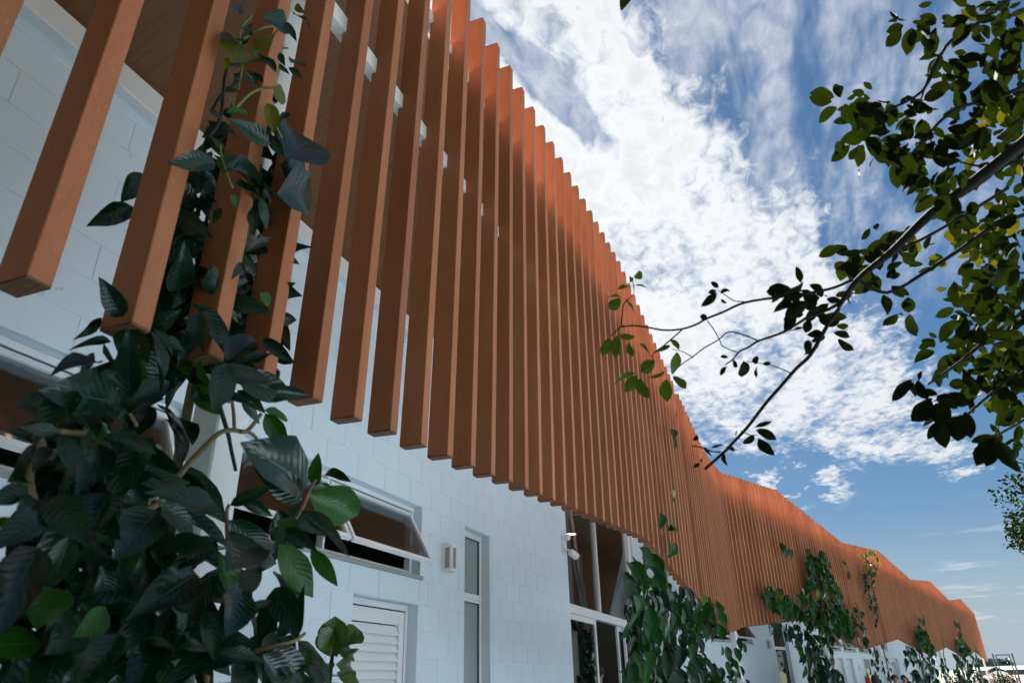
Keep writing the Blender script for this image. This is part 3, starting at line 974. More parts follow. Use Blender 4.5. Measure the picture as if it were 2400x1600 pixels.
TOP_Y = [(-9, 1.36), (1, 1.343), (10, 1.325), (26, 1.292), (52, 1.212), (61, 1.163), (62, 1.143), (254, 1.143 - SL2 * 192 * 0.252)]
def lerp(tb, i):
    for (a, va), (b, vb) in zip(tb, tb[1:]):
        if a <= i <= b: return va + (vb - va) * (i - a) / (b - a)
    return tb[0][1] if i < tb[0][0] else tb[-1][1]
SW, SDP, SLN = 0.0572, 0.108, 3.24
ch = 0.0022
outl = [(ch, 0), (SW - ch, 0), (SW, ch), (SW, SDP - ch), (SW - ch, SDP), (ch, SDP), (0, SDP - ch), (0, ch)]
bm = bmesh.new()
bm_prism(bm, outl, 0.0065, SLN, 0)
inn = [(min(max(x, 0.0010), SW - 0.0010), min(max(y, 0.0010), SDP - 0.0010)) for x, y in outl]
bm_prism(bm, inn, 0.0, 0.0058, 1)
slat_me = done(bm, 'slat')
slat_me.materials.append(M_SLAT); slat_me.materials.append(M_CAP)
rs = random.Random(12)
SKIP = {40, 117}
for i in range(-7, 255):
    if i in SKIP: continue
    x = S1 + (i - 1) * DS
    a = 0.0 if i < 61.5 else -A2
    b = Vector((x, lerp(BOT_Y, i), lerp(BOT_Z, i))); t_ = Vector((x, lerp(TOP_Y, i), lerp(TOP_Z, i)))
    zax = (t_ - b); L = zax.length; zax.normalize()
    a += rs.uniform(-0.012, 0.012)
    xax = Vector((math.cos(a), math.sin(a), 0)); yax = zax.cross(xax).normalized(); xax = yax.cross(zax)
    k = L / SLN
    o = D.objects.new('slat', slat_me)
    C.objects.link(o); o.parent = screen
    b = b + Vector((0, 0, rs.uniform(-0.003, 0.003)))
    o.matrix_basis = Matrix(((xax.x, yax.x, zax.x * k, b.x), (xax.y, yax.y, zax.y * k, b.y), (xax.z, yax.z, zax.z * k, b.z), (0, 0, 0, 1)))
# rails that carry the slats
def rail(z0, z1):
    for (i0, i1) in ((-8, 61.2), (61.4, 254)):
        pts = []
        for i in (i0, i1):
            f = (z0 - lerp(BOT_Z, i)) / (lerp(TOP_Z, i) - lerp(BOT_Z, i))
            pts.append(Vector((S1 + (i - 1) * DS, lerp(BOT_Y, i) * (1 - f) + lerp(TOP_Y, i) * f, 0)))
        d_ = (pts[1] - pts[0]); L = d_.length; ang = math.atan2(d_.y, d_.x)
        o = boxes('rail', [(0, L, SDP + 0.004, SDP + 0.064, z0, z1)], M_STEEL, screen, Matrix.Translation(pts[0]) @ Matrix.Rotation(ang, 4, 'Z'), 0.004)
rail(4.262, 4.352)
rail(5.16, 5.24)

# ================================================================== NEAR VINE
def cam_dir(p):
    return (Vector((0, 0, CAM_H)) - Vector(p)).normalized()

SETS = {
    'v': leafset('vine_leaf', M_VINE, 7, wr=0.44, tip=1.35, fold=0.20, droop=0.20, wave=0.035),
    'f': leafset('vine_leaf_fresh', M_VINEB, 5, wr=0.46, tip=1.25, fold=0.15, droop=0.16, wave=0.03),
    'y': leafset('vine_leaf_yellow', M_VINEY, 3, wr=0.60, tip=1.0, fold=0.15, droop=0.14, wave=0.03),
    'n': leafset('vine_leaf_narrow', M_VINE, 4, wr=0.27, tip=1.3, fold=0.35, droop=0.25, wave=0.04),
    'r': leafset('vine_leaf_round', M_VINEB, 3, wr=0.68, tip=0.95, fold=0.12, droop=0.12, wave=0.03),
}
vine = empty('climbing_vine', (1.65, 1.50, 0.1))
tag(vine, 'big dark glossy climber smothering the nearest white column, reaching over the slats', 'climbing vine', 'climbers on the columns')
lp = LeafPlant(vine, SETS, 300)
rv = random.Random(21)
def put(lp, bx, by, tx, ty, y0, kind='v', dy=0.0, wd=1.0, tilt=0.45, prio=2, gx=None):
    """a leaf whose stalk end and tip are seen at the given photo positions, at distance y0 from the camera's facade line"""
    a = on_y(bx, by, y0); b = on_y(tx, ty, y0 + dy)
    n_ = cam_dir(a) + Vector((rv.uniform(-tilt, tilt), rv.uniform(-tilt, tilt), rv.uniform(-0.1, tilt) + 0.25))
    lp.add(kind, leaf_frame(a, b, n_, wd, rv.uniform(-0.35, 0.35)), (a - b).length, prio)
def Z2(x, y): return x / 1.742, 700 + y / 1.742
def Zu(x, y): return 480 + x / 2.178, y / 2.178
low = [  # stalk x, y, tip x, y, depth, kind, width
 (490,430,205,360,1.22,'v',1.0),(535,425,715,310,1.22,'v',1.05),(525,410,520,165,1.22,'n',1.1),(320,500,105,390,1.26,'v',1.05),
 (245,545,90,520,1.12,'v',.9),(335,455,415,528,1.25,'v',.9),(402,590,370,752,1.20,'v',1.0),(258,560,305,698,1.15,'v',1.15),
 (545,535,470,692,1.24,'v',1.2),(430,735,637,838,1.18,'v',.95),(915,882,640,742,1.10,'v',.85),(640,868,478,1037,1.14,'v',1.2),
 (208,812,348,964,1.12,'v',1.2),(205,882,-25,978,1.10,'v',.95),(112,770,-25,825,1.14,'v',1.0),(288,968,205,1192,1.10,'v',1.2),
 (155,1015,-20,1352,1.05,'v',.8),(392,1088,282,1268,1.14,'v',1.15),(414,1093,452,1266,1.12,'v',1.3),(402,988,400,1072,1.16,'v',1.3),
 (642,1042,558,1228,1.13,'v',1.1),(802,1122,603,1252,1.12,'v',1.0),(884,982,703,1090,1.08,'v',1.0),(648,833,828,962,1.17,'v',.9),
 (872,1128,763,1318,1.10,'v',1.1),(432,1258,285,1464,1.08,'f',1.0),(272,1235,188,1488,1.06,'v',.9),(492,1368,308,1585,1.05,'v',1.1),
 (577,1238,528,1414,1.12,'v',1.2),(1243,762,1033,583,1.16,'v',1.0),(1232,822,1078,688,1.14,'v',1.0),(940,842,1103,763,1.16,'v',.9),
 (1288,762,1292,636,1.22,'f',1.0),(1258,792,1504,892,1.20,'f',.95),(1322,722,1418,708,1.22,'v',.9),(1228,864,1438,1036,1.16,'n',1.2),
 (934,904,1133,1048,1.10,'v',1.0),(985,822,1125,888,1.14,'v',.8),(1138,1002,1303,1228,1.14,'f',1.15),(1270,1022,1378,1168,1.20,'f',1.0),
 (1165,938,1293,1012,1.16,'v',.8),(1036,983,968,1050,1.08,'v',1.1),(992,1188,933,1364,1.06,'v',1.25),(1052,1093,983,1218,1.08,'v',1.2),
 (852,1268,888,1444,1.06,'v',1.2),(898,1448,1090,1474,1.05,'v',1.0),(882,1436,688,1552,1.04,'v',1.0),(886,1440,743,1388,1.05,'v',.85),
 (1108,1428,1288,1564,1.08,'v',1.0),(1200,1390,1237,1183,1.14,'n',.8),(1213,1394,1388,1558,1.14,'n',1.1),(1073,1448,1203,1595,1.06,'v',1.1),
 (1188,892,1150,942,1.2,'r',.9),(925,252,1064,128,1.30,'v',1.3),(1070,165,1198,256,1.28,'v',.9),(958,266,1118,213,1.30,'v',.9),
 (1058,386,1276,386,1.30,'v',.8),(1083,468,1172,602,1.34,'f',1.1),(1078,455,1188,492,1.34,'f',.9),(932,427,798,378,1.32,'v',.9),
 (984,408,1074,512,1.30,'v',.9),(968,374,1088,458,1.32,'v',1.0),(416,78,308,168,1.5,'v',.8),(382,218,330,316,1.5,'v',.9),
 (645,152,765,222,1.42,'v',.9),(880,332,918,262,1.36,'f',1.2),(135,1040,60,1180,1.06,'v',1.0),(330,1330,240,1400,1.1,'v',1.1),
 (700,1260,640,1400,1.16,'v',1.1),(780,1240,700,1120,1.16,'v',1.0),(600,1000,700,1060,1.18,'v',1.0),(330,700,250,800,1.2,'v',1.1),
 (560,760,640,680,1.22,'v',1.0),(380,880,480,960,1.16,'v',1.0),(960,1080,1080,1010,1.1,'v',1.0),(1120,1180,1200,1330,1.12,'v',1.1),
 (1000,1300,1110,1210,1.1,'v',.9),(640,1420,560,1560,1.08,'v',1.1),(700,1480,820,1600,1.06,'v',1.1),(960,1500,1010,1640,1.04,'v',1.2),
 (590,1380,735,1500,1.1,'f',1.0),(210,1180,160,1330,1.08,'f',1.0),(240,1440,170,1560,1.06,'v',1.0),(1255,1420,1230,1540,1.1,'f',1.0)]
for (bx, by, tx, ty, y0, kd, wd) in low:
    put(lp, *Z2(bx, by), *Z2(tx, ty), y0, kd, rv.uniform(-0.12, 0.02), wd * 0.88)
upp = [(332,737,148,608,1.28,'v',.8),(108,850,412,962,1.27,'n',1.0),(408,802,574,688,1.28,'v',1.25),(384,838,558,882,1.30,'v',1.1),(368,990,634,960,1.27,'v',1.05),
 (140,322,182,184,1.30,'y',1.0),(348,448,424,524,1.28,'y',1.15),(318,528,364,658,1.30,'y',.75),(362,372,268,246,1.28,'v',1.0),(418,132,334,84,1.28,'v',1.2),
 (408,112,472,202,1.28,'v',.9),(438,322,512,318,1.28,'f',.8),(428,344,502,404,1.28,'v',.9),(82,768,52,672,1.30,'f',1.1),(98,884,152,776,1.30,'r',1.0),
 (158,938,332,988,1.28,'v',.8),(292,962,352,1032,1.27,'v',1.0),(128,998,188,1078,1.28,'f',1.1),(322,1062,362,1092,1.3,'v',.9),(110,575,235,570,1.30,'f',.6),
 (205,360,280,450,1.30,'v',.7),(340,180,298,220,1.30,'y',1.1),(448,70,556,112,1.28,'v',.6),(462,30,500,60,1.28,'y',.9),(160,20,185,50,1.3,'v',1.0),
 (96,210,180,165,1.32,'v',.9),(248,180,190,140,1.32,'v',.9),(300,420,240,360,1.30,'v',.9),(110,470,190,440,1.33,'v',.8),(20,560,95,610,1.34,'v',.8),
 (90,650,172,700,1.32,'v',.8),(330,690,400,800,1.30,'v',1.1),(280,1000,330,1180,1.30,'v',.7),(240,1060,250,1200,1.30,'v',.8),(200,1290,260,1420,1.32,'v',.9),
 (190,1340,150,1410,1.3,'v',.7),(280,1500,350,1560,1.32,'f',.9),(60,920,-20,1000,1.34,'v',1.1),(90,1060,30,1140,1.30,'v',1.1),(35,770,-10,880,1.33,'v',.8),(0,870,70,960,1.33,'v',1.0),
 (380,270,402,330,1.29,'v',.8),(240,250,300,300,1.30,'f',.7),(120,300,100,350,1.32,'y',.9)]
for (bx, by, tx, ty, y0, kd, wd) in upp:
    put(lp, *Zu(bx, by), *Zu(tx, ty), y0, kd, rv.uniform(-0.05, 0.05), wd)
for q in ((311,485,212,525,1.62,'n',1.3),(332,405,292,470,1.62,'v',1.1),(505,383,400,378,1.28,'n',1.2),(260,800,180,800,1.5,'n',.9)):
    put(lp, *q[:5], q[5], 0, q[6])
# smaller leaves scattered over the face of the climber
P_FACE = [(90,1000),(200,860),(300,760),(420,690),(520,760),(600,860),(470,900),(430,1000),(400,1200),(560,1260),(700,1130),(780,1150),(740,1280),(730,1400),(690,1480),(700,1640),(150,1640),(30,1460),(30,1200)]
k = 0
while k < 80:
    px, py = rv.uniform(0, 800), rv.uniform(640, 1640)
    if not in_poly(px, py, P_FACE): continue
    a = on_y(px, py, rv.uniform(1.12, 1.32))
    d_ = (Vector((rv.uniform(-1, 0.8), rv.uniform(-0.7, 0.2), rv.uniform(-1.2, 0.15)))).normalized()
    L = rv.uniform(0.07, 0.15)
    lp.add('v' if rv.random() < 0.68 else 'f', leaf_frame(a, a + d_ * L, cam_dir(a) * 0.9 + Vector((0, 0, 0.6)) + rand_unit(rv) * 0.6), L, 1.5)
    k += 1
# shaded inner leaves
P_LOW = [(70,1000),(140,900),(200,870),(250,760),(330,710),(420,640),(520,660),(620,720),(655,850),(600,900),(500,905),(445,1000),(420,1150),(430,1230),(560,1250),(650,1200),(710,1100),(790,1120),(740,1270),(740,1360),(690,1420),(700,1500),(720,1640),(130,1640),(110,1540),(30,1460),(20,1230),(70,1130)]
P_UP = [(430,470),(510,300),(560,120),(590,0),(690,0),(690,120),(660,300),(650,520),(640,700),(640,860),(330,860),(360,700),(400,560)]
n_in = 0
while n_in < 190:
    px, py = rv.uniform(0, 760), rv.uniform(640, 1640)
    if not in_poly(px, py, P_LOW): continue
    y0 = rv.uniform(1.28, 1.62)
    a = on_y(px, py, y0)
    d_ = (Vector((rv.uniform(-1, 1), rv.uniform(-1.2, 0.3), rv.uniform(-1.3, 0.35)))).normalized()
    L = rv.uniform(0.11, 0.21)
    n_ = cam_dir(a) * 0.8 + Vector((0, 0, 0.7)) + rand_unit(rv) * 0.7
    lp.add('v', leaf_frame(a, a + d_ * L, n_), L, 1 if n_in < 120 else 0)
    n_in += 1
while n_in < 280:
    px, py = rv.uniform(330, 720), rv.uniform(-20, 860)
    if not in_poly(px, py, P_UP): continue
    y0 = rv.uniform(1.50, 1.66)
    a = on_y(px, py, y0)
    L = rv.uniform(0.08, 0.17) * (1.0 if py > 350 else 0.75)
    d_ = (Vector((rv.uniform(-1, 1), rv.uniform(-0.8, 0.4), rv.uniform(-1.2, 0.4)))).normalized()
    lp.add('v', leaf_frame(a, a + d_ * L, cam_dir(a) + rand_unit(rv) * 0.9), L, 0.5)
    n_in += 1
for (poly, num) in (([(385,470),(440,470),(470,600),(440,860),(330,860),(345,740)], 90), ([(560,420),(640,440),(640,640),(650,860),(560,880),(575,600)], 70), ([(440,330),(600,250),(650,480),(480,500)], 40)):
    k = 0
    while k < num:
        px, py = rv.uniform(320, 660), rv.uniform(240, 890)
        if not in_poly(px, py, poly): continue
        a = on_y(px, py, rv.uniform(1.51, 1.62))
        L = rv.uniform(0.09, 0.16)
        d_ = (Vector((rv.uniform(-1, 1), rv.uniform(-0.6, 0.3), rv.uniform(-1.2, 0.2)))).normalized()
        lp.add('v' if rv.random() < 0.85 else 'f', leaf_frame(a, a + d_ * L, cam_dir(a) + rand_unit(rv) * 0.7), L, 0.4)
        k += 1
lp.build()
def stem_px(pts, y0, r0, m_, conv, root=None, name='stem'):
    P = [on_y(*conv(x, y), y0 + (k * 0.0)) for k, (x, y) in enumerate(pts)]
    return tube_obj(name, P, [r0 * (1 - 0.35 * i / len(P)) for i in range(len(P))], m_, root or vine)
Zc2 = lambda x, y: (400 + x / 3.92, 700 + y / 3.92)
stem_px([(60,1640),(150,1530),(320,1350),(460,1225),(580,1205),(700,1215),(830,1060)], 1.44, .0085, M_STEM, Zc2)
stem_px([(640,1215),(720,1225),(790,1290),(760,1400),(660,1560)], 1.43, .006, M_STEM, Zc2)
stem_px([(585,1205),(578,1060),(560,900),(570,780),(600,690),(790,830)], 1.42, .0055, M_STEM, Zc2)
stem_px([(430,920),(480,1080),(530,1250),(560,1400),(600,1580)], 1.50, .0075, M_DARK, Zc2)
stem_px([(735,715),(640,840),(520,872),(380,915),(300,1000)], 1.30, .008, M_STEM, Z2)
stem_px([(240,540),(330,548),(350,530)], 1.2, .006, M_STEM, Z2)
stem_px([(148,555),(170,615),(120,720),(150,850),(225,955),(330,1010),(410,1110),(470,1250)], 1.24, .0085, M_STEM, Z2)
stem_px([(625,1195),(580,1330),(572,1470),(525,1600)], 1.22, .008, M_STEM, Z2)
stem_px([(660,1262),(745,1310),(800,1390),(840,1500),(838,1600)], 1.40, .012, M_STEM, Z2)
stem_px([(930,1000),(925,880),(935,840)], 1.12, .005, M_STEM, Z2)
stem_px([(1170,950),(1230,860),(1270,770),(1290,740)], 1.2, .0055, M_STEM, Z2)
stem_px([(1040,1440),(1110,1420),(1200,1395),(1245,1365)], 1.12, .0055, M_STEM, Z2)
stem_px([(500,180),(480,330),(510,430),(560,520)], 1.4, .006, M_STEM, Z2)
stem_px([(20,700),(80,600),(110,360),(180,330),(290,300),(400,285)], 1.40, .006, M_DARK, Zu)
stem_px([(40,560),(100,470),(210,400),(300,380),(340,290)], 1.40, .005, M_DARK, Zu)
stem_px([(240,80),(180,160),(190,330),(170,460)], 1.40, .005, M_STEMG, Zu)
stem_px([(200,200),(290,145),(380,130)], 1.33, .005, M_STEMG, Zu)
stem_px([(150,560),(230,480),(300,450),(360,450)], 1.33, .005, M_STEMG, Zu)
stem_px([(395,800),(400,730),(375,670),(360,640)], 1.30, .004, M_STEMG, Zu)
stem_px([(140,960),(110,880),(85,800),(80,740)], 1.30, .004, M_STEMG, Zu)
stem_px([(-90,1300),(-40,1100),(0,950),(30,800)], 1.58, .009, M_DARK, Zu)
stem_px([(-60,1450),(-20,1250),(40,1000),(80,850)], 1.60, .008, M_DARK, Zu)
# main trunk of the climber, wound up the column from the ground
tube_obj('trunk', [(1.50, 1.55, 0.08), (1.52, 1.62, 0.6), (1.60, 1.73, 1.1), (1.68, 1.74, 1.6), (1.62, 1.74, 2.1), (1.55, 1.66, 2.8), (1.56, 1.60, 3.5), (1.55, 1.57, 4.2)], [.03, .027, .024, .02, .017, .014, .012, .008], M_STEM, vine)

# ================================================================== FURTHER VINES
SET2 = {'v': leafset('climber_leaf', M_VINE2, 7, wr=0.50, tip=1.35, fold=0.24, droop=0.26, wave=0.035),
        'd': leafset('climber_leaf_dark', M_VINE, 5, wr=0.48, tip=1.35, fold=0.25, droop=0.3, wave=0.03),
        'y': leafset('climber_leaf_yellow', M_VINEY, 3, wr=0.6, tip=1.1, fold=0.2, droop=0.25, wave=0.04)}
def far_vine(label, base, polys, cap=300, seed=1, trunk=None):
    """polys: (photo polygon, plane function, depth spread, leaf length range, number, kind weights, flat)"""
    root = empty('climbing_vine', base)
    tag(root, label, 'climbing vine', 'climbers on the columns')
    L_ = LeafPlant(root, SET2, cap)
    rr = random.Random(seed)
    for (poly, fn, spread, (l0, l1), num, wts, flat) in polys:
        xs = [p[0] for p in poly]; ys = [p[1] for p in poly]
        k = 0; guard = 0
        while k < num and guard < 40000:
            guard += 1
            px, py = rr.uniform(min(xs), max(xs)), rr.uniform(min(ys), max(ys))
            if not in_poly(px, py, poly): continue
            dd = rr.random() ** 1.5
            a = fn(px, py, spread[0] + (spread[1] - spread[0]) * dd)
            L = rr.uniform(l0, l1)
            out = Vector((-0.25, -1, 0))
            d_ = (Vector((rr.uniform(-0.9, 0.9), rr.uniform(-0.5, 0.1), rr.uniform(-1.3, -0.25)))).normalized()
            n_ = out * (1.0 if flat else 0.7) + Vector((0, 0, 0.75)) + rand_unit(rr) * (0.45 if flat else 0.75)
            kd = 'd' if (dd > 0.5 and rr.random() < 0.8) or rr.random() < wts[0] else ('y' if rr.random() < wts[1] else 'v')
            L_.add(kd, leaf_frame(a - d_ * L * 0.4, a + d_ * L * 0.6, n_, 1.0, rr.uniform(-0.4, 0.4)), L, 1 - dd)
            k += 1
    L_.build()
    if trunk:
        for k, (pts, r0) in enumerate(trunk):
            tube_obj('stem', pts, [r0 * (1 - 0.5 * i / len(pts)) for i in range(len(pts))], M_STEM, root)
    return root
py_ = lambda px, py, y: on_y(px, py, y)
p2_ = lambda px, py, c: on_p2(px, py, c)
far_vine('bushy climber hanging below the slats beside the glazed entrance', (8.66, 1.45, 0.1), [
    ([(1466,1640),(1478,1500),(1468,1420),(1480,1330),(1505,1290),(1530,1285),(1560,1345),(1600,1385),(1660,1400),(1700,1440),(1690,1490),(1640,1500),(1680,1560),(1740,1580),(1760,1640)], py_, (1.10, 1.75), (0.16, 0.27), 430, (0.45, 0.0), False),
    ([(1600,1380),(1650,1395),(1700,1425),(1712,1470),(1690,1480),(1640,1420)], py_, (0.98, 1.1), (0.15, 0.24), 16, (0.0, 0.0), False),
    ([(1690,1520),(1740,1500),(1770,1540),(1760,1600),(1720,1600)], py_, (1.0, 1.2), (0.14, 0.24), 14, (0.1, 0.0), False),
    ([(1572,1010),(1590,1010),(1596,1110),(1575,1110)], py_, (1.16, 1.18), (0.20, 0.28), 2, (0, 0), True),
    ([(1576,950),(1592,950),(1592,975),(1578,975)], py_, (1.16, 1.18), (0.16, 0.2), 1, (0, 0), True),
    ([(1545,1205),(1585,1205),(1585,1240),(1548,1240)], py_, (1.18, 1.22), (0.15, 0.22), 4, (0, 0), True),
    ([(1572,1155),(1590,1155),(1590,1185),(1575,1185)], py_, (1.18, 1.2), (0.2, 0.25), 1, (0, 0), True),
    ([(1562,1260),(1582,1260),(1582,1310),(1566,1310)], py_, (1.18, 1.22), (0.14, 0.2), 3, (0, 0), True)],
    300, 4, [([(8.55, 1.42, 0.08), (8.7, 1.45, 1.0), (8.62, 1.46, 2.0), (8.75, 1.44, 2.9), (8.9, 1.4, 3.6), (9.4, 1.36, 4.4), (10.1, 1.34, 5.4)], .028),
             ([on_y(1553, 1250, 1.2), on_y(1553, 1275, 1.18), on_y(1560, 1320, 1.16), on_y(1564, 1380, 1.15)], .006),
             ([on_y(1541, 1232, 1.2), on_y(1553, 1252, 1.2), on_y(1562, 1222, 1.2)], .005)])
T3 = (22.7, 1.28 - SL2 * (22.7 - 16.19), 0.1)
far_vine('wide climber with large pale leaves spreading across the slats past the bend', T3, [
    ([(1784,1392),(1800,1382),(1838,1390),(1870,1420),(1900,1440),(1960,1430),(2000,1450),(2030,1480),(2036,1505),(1990,1490),(1950,1480),(1900,1470),(1850,1440),(1800,1412)], p2_, (0.80, 1.02), (0.24, 0.40), 200, (0.08, 0.05), False),
    ([(1888,1290),(1925,1290),(1945,1310),(1950,1350),(1965,1380),(1985,1430),(1960,1450),(1900,1440),(1890,1390)], p2_, (0.84, 1.04), (0.22, 0.38), 180, (0.15, 0.02), False),
    ([(1864,1384),(1890,1384),(1895,1420),(1868,1410)], p2_, (0.84, 1.0), (0.22, 0.34), 12, (0.1, 0), True),
    ([(1990,1410),(2006,1412),(2024,1440),(2026,1466),(2004,1462),(1994,1436)], p2_, (0.88, 1.02), (0.24, 0.34), 14, (0.1, 0), True),
    ([(1800,1455),(1850,1455),(1900,1480),(1960,1490),(1950,1520),(1960,1560),(1985,1600),(1975,1640),(1890,1640),(1885,1560),(1870,1520),(1830,1480),(1805,1480)], p2_, (1.1, 1.7), (0.22, 0.38), 220, (0.65, 0.03), False),
    ([(1822,1268),(1850,1268),(1862,1330),(1838,1330)], p2_, (0.96, 1.0), (0.28, 0.36), 4, (0, 0), True),
    ([(1972,1308),(1988,1308),(2000,1392),(1982,1392)], p2_, (0.98, 1.02), (0.3, 0.36), 2, (0, 0), True)],
    300, 9, [([T3, (T3[0] + .05, T3[1] - .02, 1.5), (T3[0] + .2, T3[1] - .1, 2.6), (T3[0] + .1, T3[1] - .25, 3.6), (T3[0] + .5, T3[1] - .4, 4.8)], .035),
             ([on_p2(1920, 1520, 1.2), on_p2(1870, 1430, 0.9), on_p2(1830, 1405, 0.85), on_p2(1795, 1395, 0.82)], .012)])
T4 = (29.75, 1.28 - SL2 * (29.75 - 16.19), 0.1)
far_vine('slim climber running up the seam in the slats to tips at the top with backlit yellow put into the leaf colour', T4, [
    ([(2022,1300),(2050,1288),(2062,1320),(2050,1345),(2028,1340)], p2_, (0.86, 1.0), (0.14, 0.22), 40, (0.1, 0.25), False),  # backlight on these tips is put into the yellow leaf colour
    ([(2020,1340),(2046,1340),(2052,1395),(2034,1400),(2024,1370)], p2_, (0.9, 1.04), (0.16, 0.26), 46, (0.8, 0.0), False),
    ([(2032,1395),(2052,1395),(2058,1440),(2042,1440)], p2_, (0.92, 1.04), (0.14, 0.24), 22, (0.5, 0.0), False),
    ([(2044,1440),(2058,1440),(2058,1468),(2048,1468)], p2_, (0.96, 1.04), (0.12, 0.2), 7, (0.3, 0.0), False),
    ([(2000,1268),(2012,1268),(2010,1280),(2002,1280)], p2_, (0.98, 1.1), (0.14, 0.2), 3, (0.0, 0.3), False),
    ([(2036,1520),(2056,1515),(2062,1560),(2072,1600),(2090,1640),(2060,1640),(2044,1560)], p2_, (1.1, 1.5), (0.16, 0.28), 46, (0.75, 0.0), False),
    ([(2066,1530),(2078,1530),(2095,1580),(2100,1640),(2080,1640),(2070,1580)], p2_, (1.1, 1.4), (0.14, 0.26), 26, (0.75, 0.0), False)],
    300, 14, [([T4, (T4[0] + .1, T4[1] - .05, 1.4), (T4[0], T4[1] - .05, 2.8), (T4[0] + .1, T4[1] - .2, 4.0), (T4[0] + .1, T4[1] - .25, 5.6)], .025)])
for k, (sx, lab, polys, sd_) in enumerate((
    (36.8, 'dense climber mounded over the slats at the second dip of the zigzag', [
        ([(2142,1480),(2150,1466),(2168,1472),(2182,1505),(2195,1545),(2180,1530),(2150,1510)], p2_, (0.7, 1.02), (0.3, 0.5), 70, (0.1, 0.0), True),
        ([(2120,1520),(2150,1510),(2190,1530),(2196,1570),(2205,1640),(2130,1640),(2122,1580)], p2_, (0.9, 1.5), (0.28, 0.46), 120, (0.55, 0.0), False),
        ([(2152,1442),(2170,1446),(2168,1460),(2156,1456)], p2_, (0.9, 1.0), (0.3, 0.4), 3, (0, 0), True)], 31),
    (43.85, 'sparse thin climber on the column between two thick ones', [
        ([(2204,1535),(2216,1532),(2222,1570),(2232,1640),(2206,1640)], p2_, (1.1, 1.4), (0.22, 0.4), 36, (0.5, 0.0), False)], 33),
    (50.9, 'dense climber near the far end, its tip trailing up the slats', [
        ([(2238,1500),(2254,1494),(2266,1512),(2276,1530),(2262,1530),(2242,1520)], p2_, (0.7, 1.0), (0.35, 0.55), 50, (0.1, 0.0), True),
        ([(2234,1530),(2264,1524),(2280,1560),(2290,1640),(2238,1640)], p2_, (0.9, 1.5), (0.32, 0.52), 90, (0.55, 0.0), False),
        ([(2232,1455),(2250,1460),(2252,1490),(2240,1490)], p2_, (0.9, 1.0), (0.35, 0.5), 7, (0, 0), True)], 35),
    (57.9, 'small climber on the last column before the open end', [
        ([(2272,1530),(2290,1526),(2296,1560),(2306,1640),(2284,1640),(2280,1570)], p2_, (0.9, 1.5), (0.25, 0.45), 50, (0.5, 0.0), False)], 37))):
    T = (sx, 1.28 - SL2 * (sx - 16.19), 0.1)
    far_vine(lab, T, polys, 300, sd_, [([T, (T[0] + .1, T[1] - .05, 1.2), (T[0], T[1] - .05, 2.4), (T[0] + .1, T[1] - .3, 3.3)], .03)])

# ================================================================== FOREGROUND TREE
SETT = {'t': leafset('tree_leaf', M_TREE, 7, wr=0.56, tip=1.0, fold=0.14, droop=0.18, wave=0.03, peak=0.5),
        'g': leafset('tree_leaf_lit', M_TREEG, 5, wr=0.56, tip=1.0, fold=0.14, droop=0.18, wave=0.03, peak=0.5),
        'y': leafset('tree_leaf_yellow', M_TREEY, 4, wr=0.54, tip=1.0, fold=0.14, droop=0.18, wave=0.03, peak=0.5)}
P0 = at_dist(2640, 150, 2.5)
tb = Vector((P0.x - 0.15, P0.y - 0.55, 0))
tree = empty('garden_tree', tb)
tag(tree, 'leafy tree whose dark branches reach in from the right in front of the sky', 'tree')
rt = random.Random(77)
tube_obj('trunk', [tb + Vector((0, 0, -0.02)), tb + Vector((0.03, 0.02, 0.7)), tb + Vector((-0.02, 0.06, 1.5)), tb + Vector((0.04, 0.16, 2.3)), tb + Vector((0.0, 0.1, 3.4)), tb + Vector((0.1, 0.3, 4.6))], [.085, .07, .06, .05, .035, .015], M_BARK, tree, 10)
ZB = lambda x, y: (1380 + x / 2.85, 600 + y / 2.85)
def branch(pts, r0, r1=None):
    """pts: (photo x, photo y, distance)"""
    P = [at_dist(*p) for p in pts]
    P = [p + Vector((rt.uniform(-1, 1), rt.uniform(-1, 1), rt.uniform(-1, 1))) * 0.004 for p in P]
    r1 = r1 or r0 * 0.35
    return tube_obj('branch', P, [r0 + (r1 - r0) * i / (len(P) - 1) for i in range(len(P))], M_BARK, tree, 7)
def bz(lst, d0, d1, r0, r1=None):
    n = len(lst)
    branch([(*ZB(x, y), d0 + (d1 - d0) * i / max(1, n - 1)) for i, (x, y) in enumerate(lst)], r0, r1)
tj = tb + Vector((0.04, 0.16, 2.3))
tube_obj('branch', [tj, (tj + P0) / 2 + Vector((0, 0, .08)), P0, at_dist(2400, 335, 2.3), at_dist(2290, 420, 2.25), at_dist(2180, 503, 2.2), at_dist(2090, 590, 2.15), at_dist(2010, 655, 2.1), at_dist(1965, 720, 2.08)], [.034, .028, .022, .0165, .0145, .0125, .010, .0075, .006], M_BARK, tree, 9)
bz([(1667,342),(1580,470),(1482,650),(1390,752),(1290,865),(1180,990),(1060,1130),(960,1240),(900,1300),(775,1425)], 2.08, 2.0, .0056, .0040)
bz([(1767,170),(1640,215),(1482,240),(1290,262),(1050,310),(900,370),(800,415),(710,450),(620,492),(510,486),(400,478),(300,470),(220,460)], 2.1, 2.0, .0042, .0022)
bz([(220,460),(215,415),(240,320),(262,285)], 2.0, 1.98, .0022, .0014)
bz([(220,460),(190,500),(150,535)], 2.0, 1.98, .0020, .0014)
bz([(1740,255),(1600,345),(1482,400),(1390,462),(1290,510),(1140,560),(1060,605),(1000,640),(950,690),(920,725)], 2.1, 2.03, .0050, .0018)
bz([(1140,560),(1040,525),(940,510),(870,560),(780,620),(700,670),(620,730),(560,780)], 2.06, 2.0, .0022, .0014)
bz([(620,492),(560,550),(500,600),(420,660),(428,720),(360,770)], 2.02, 1.98, .0022, .0013)
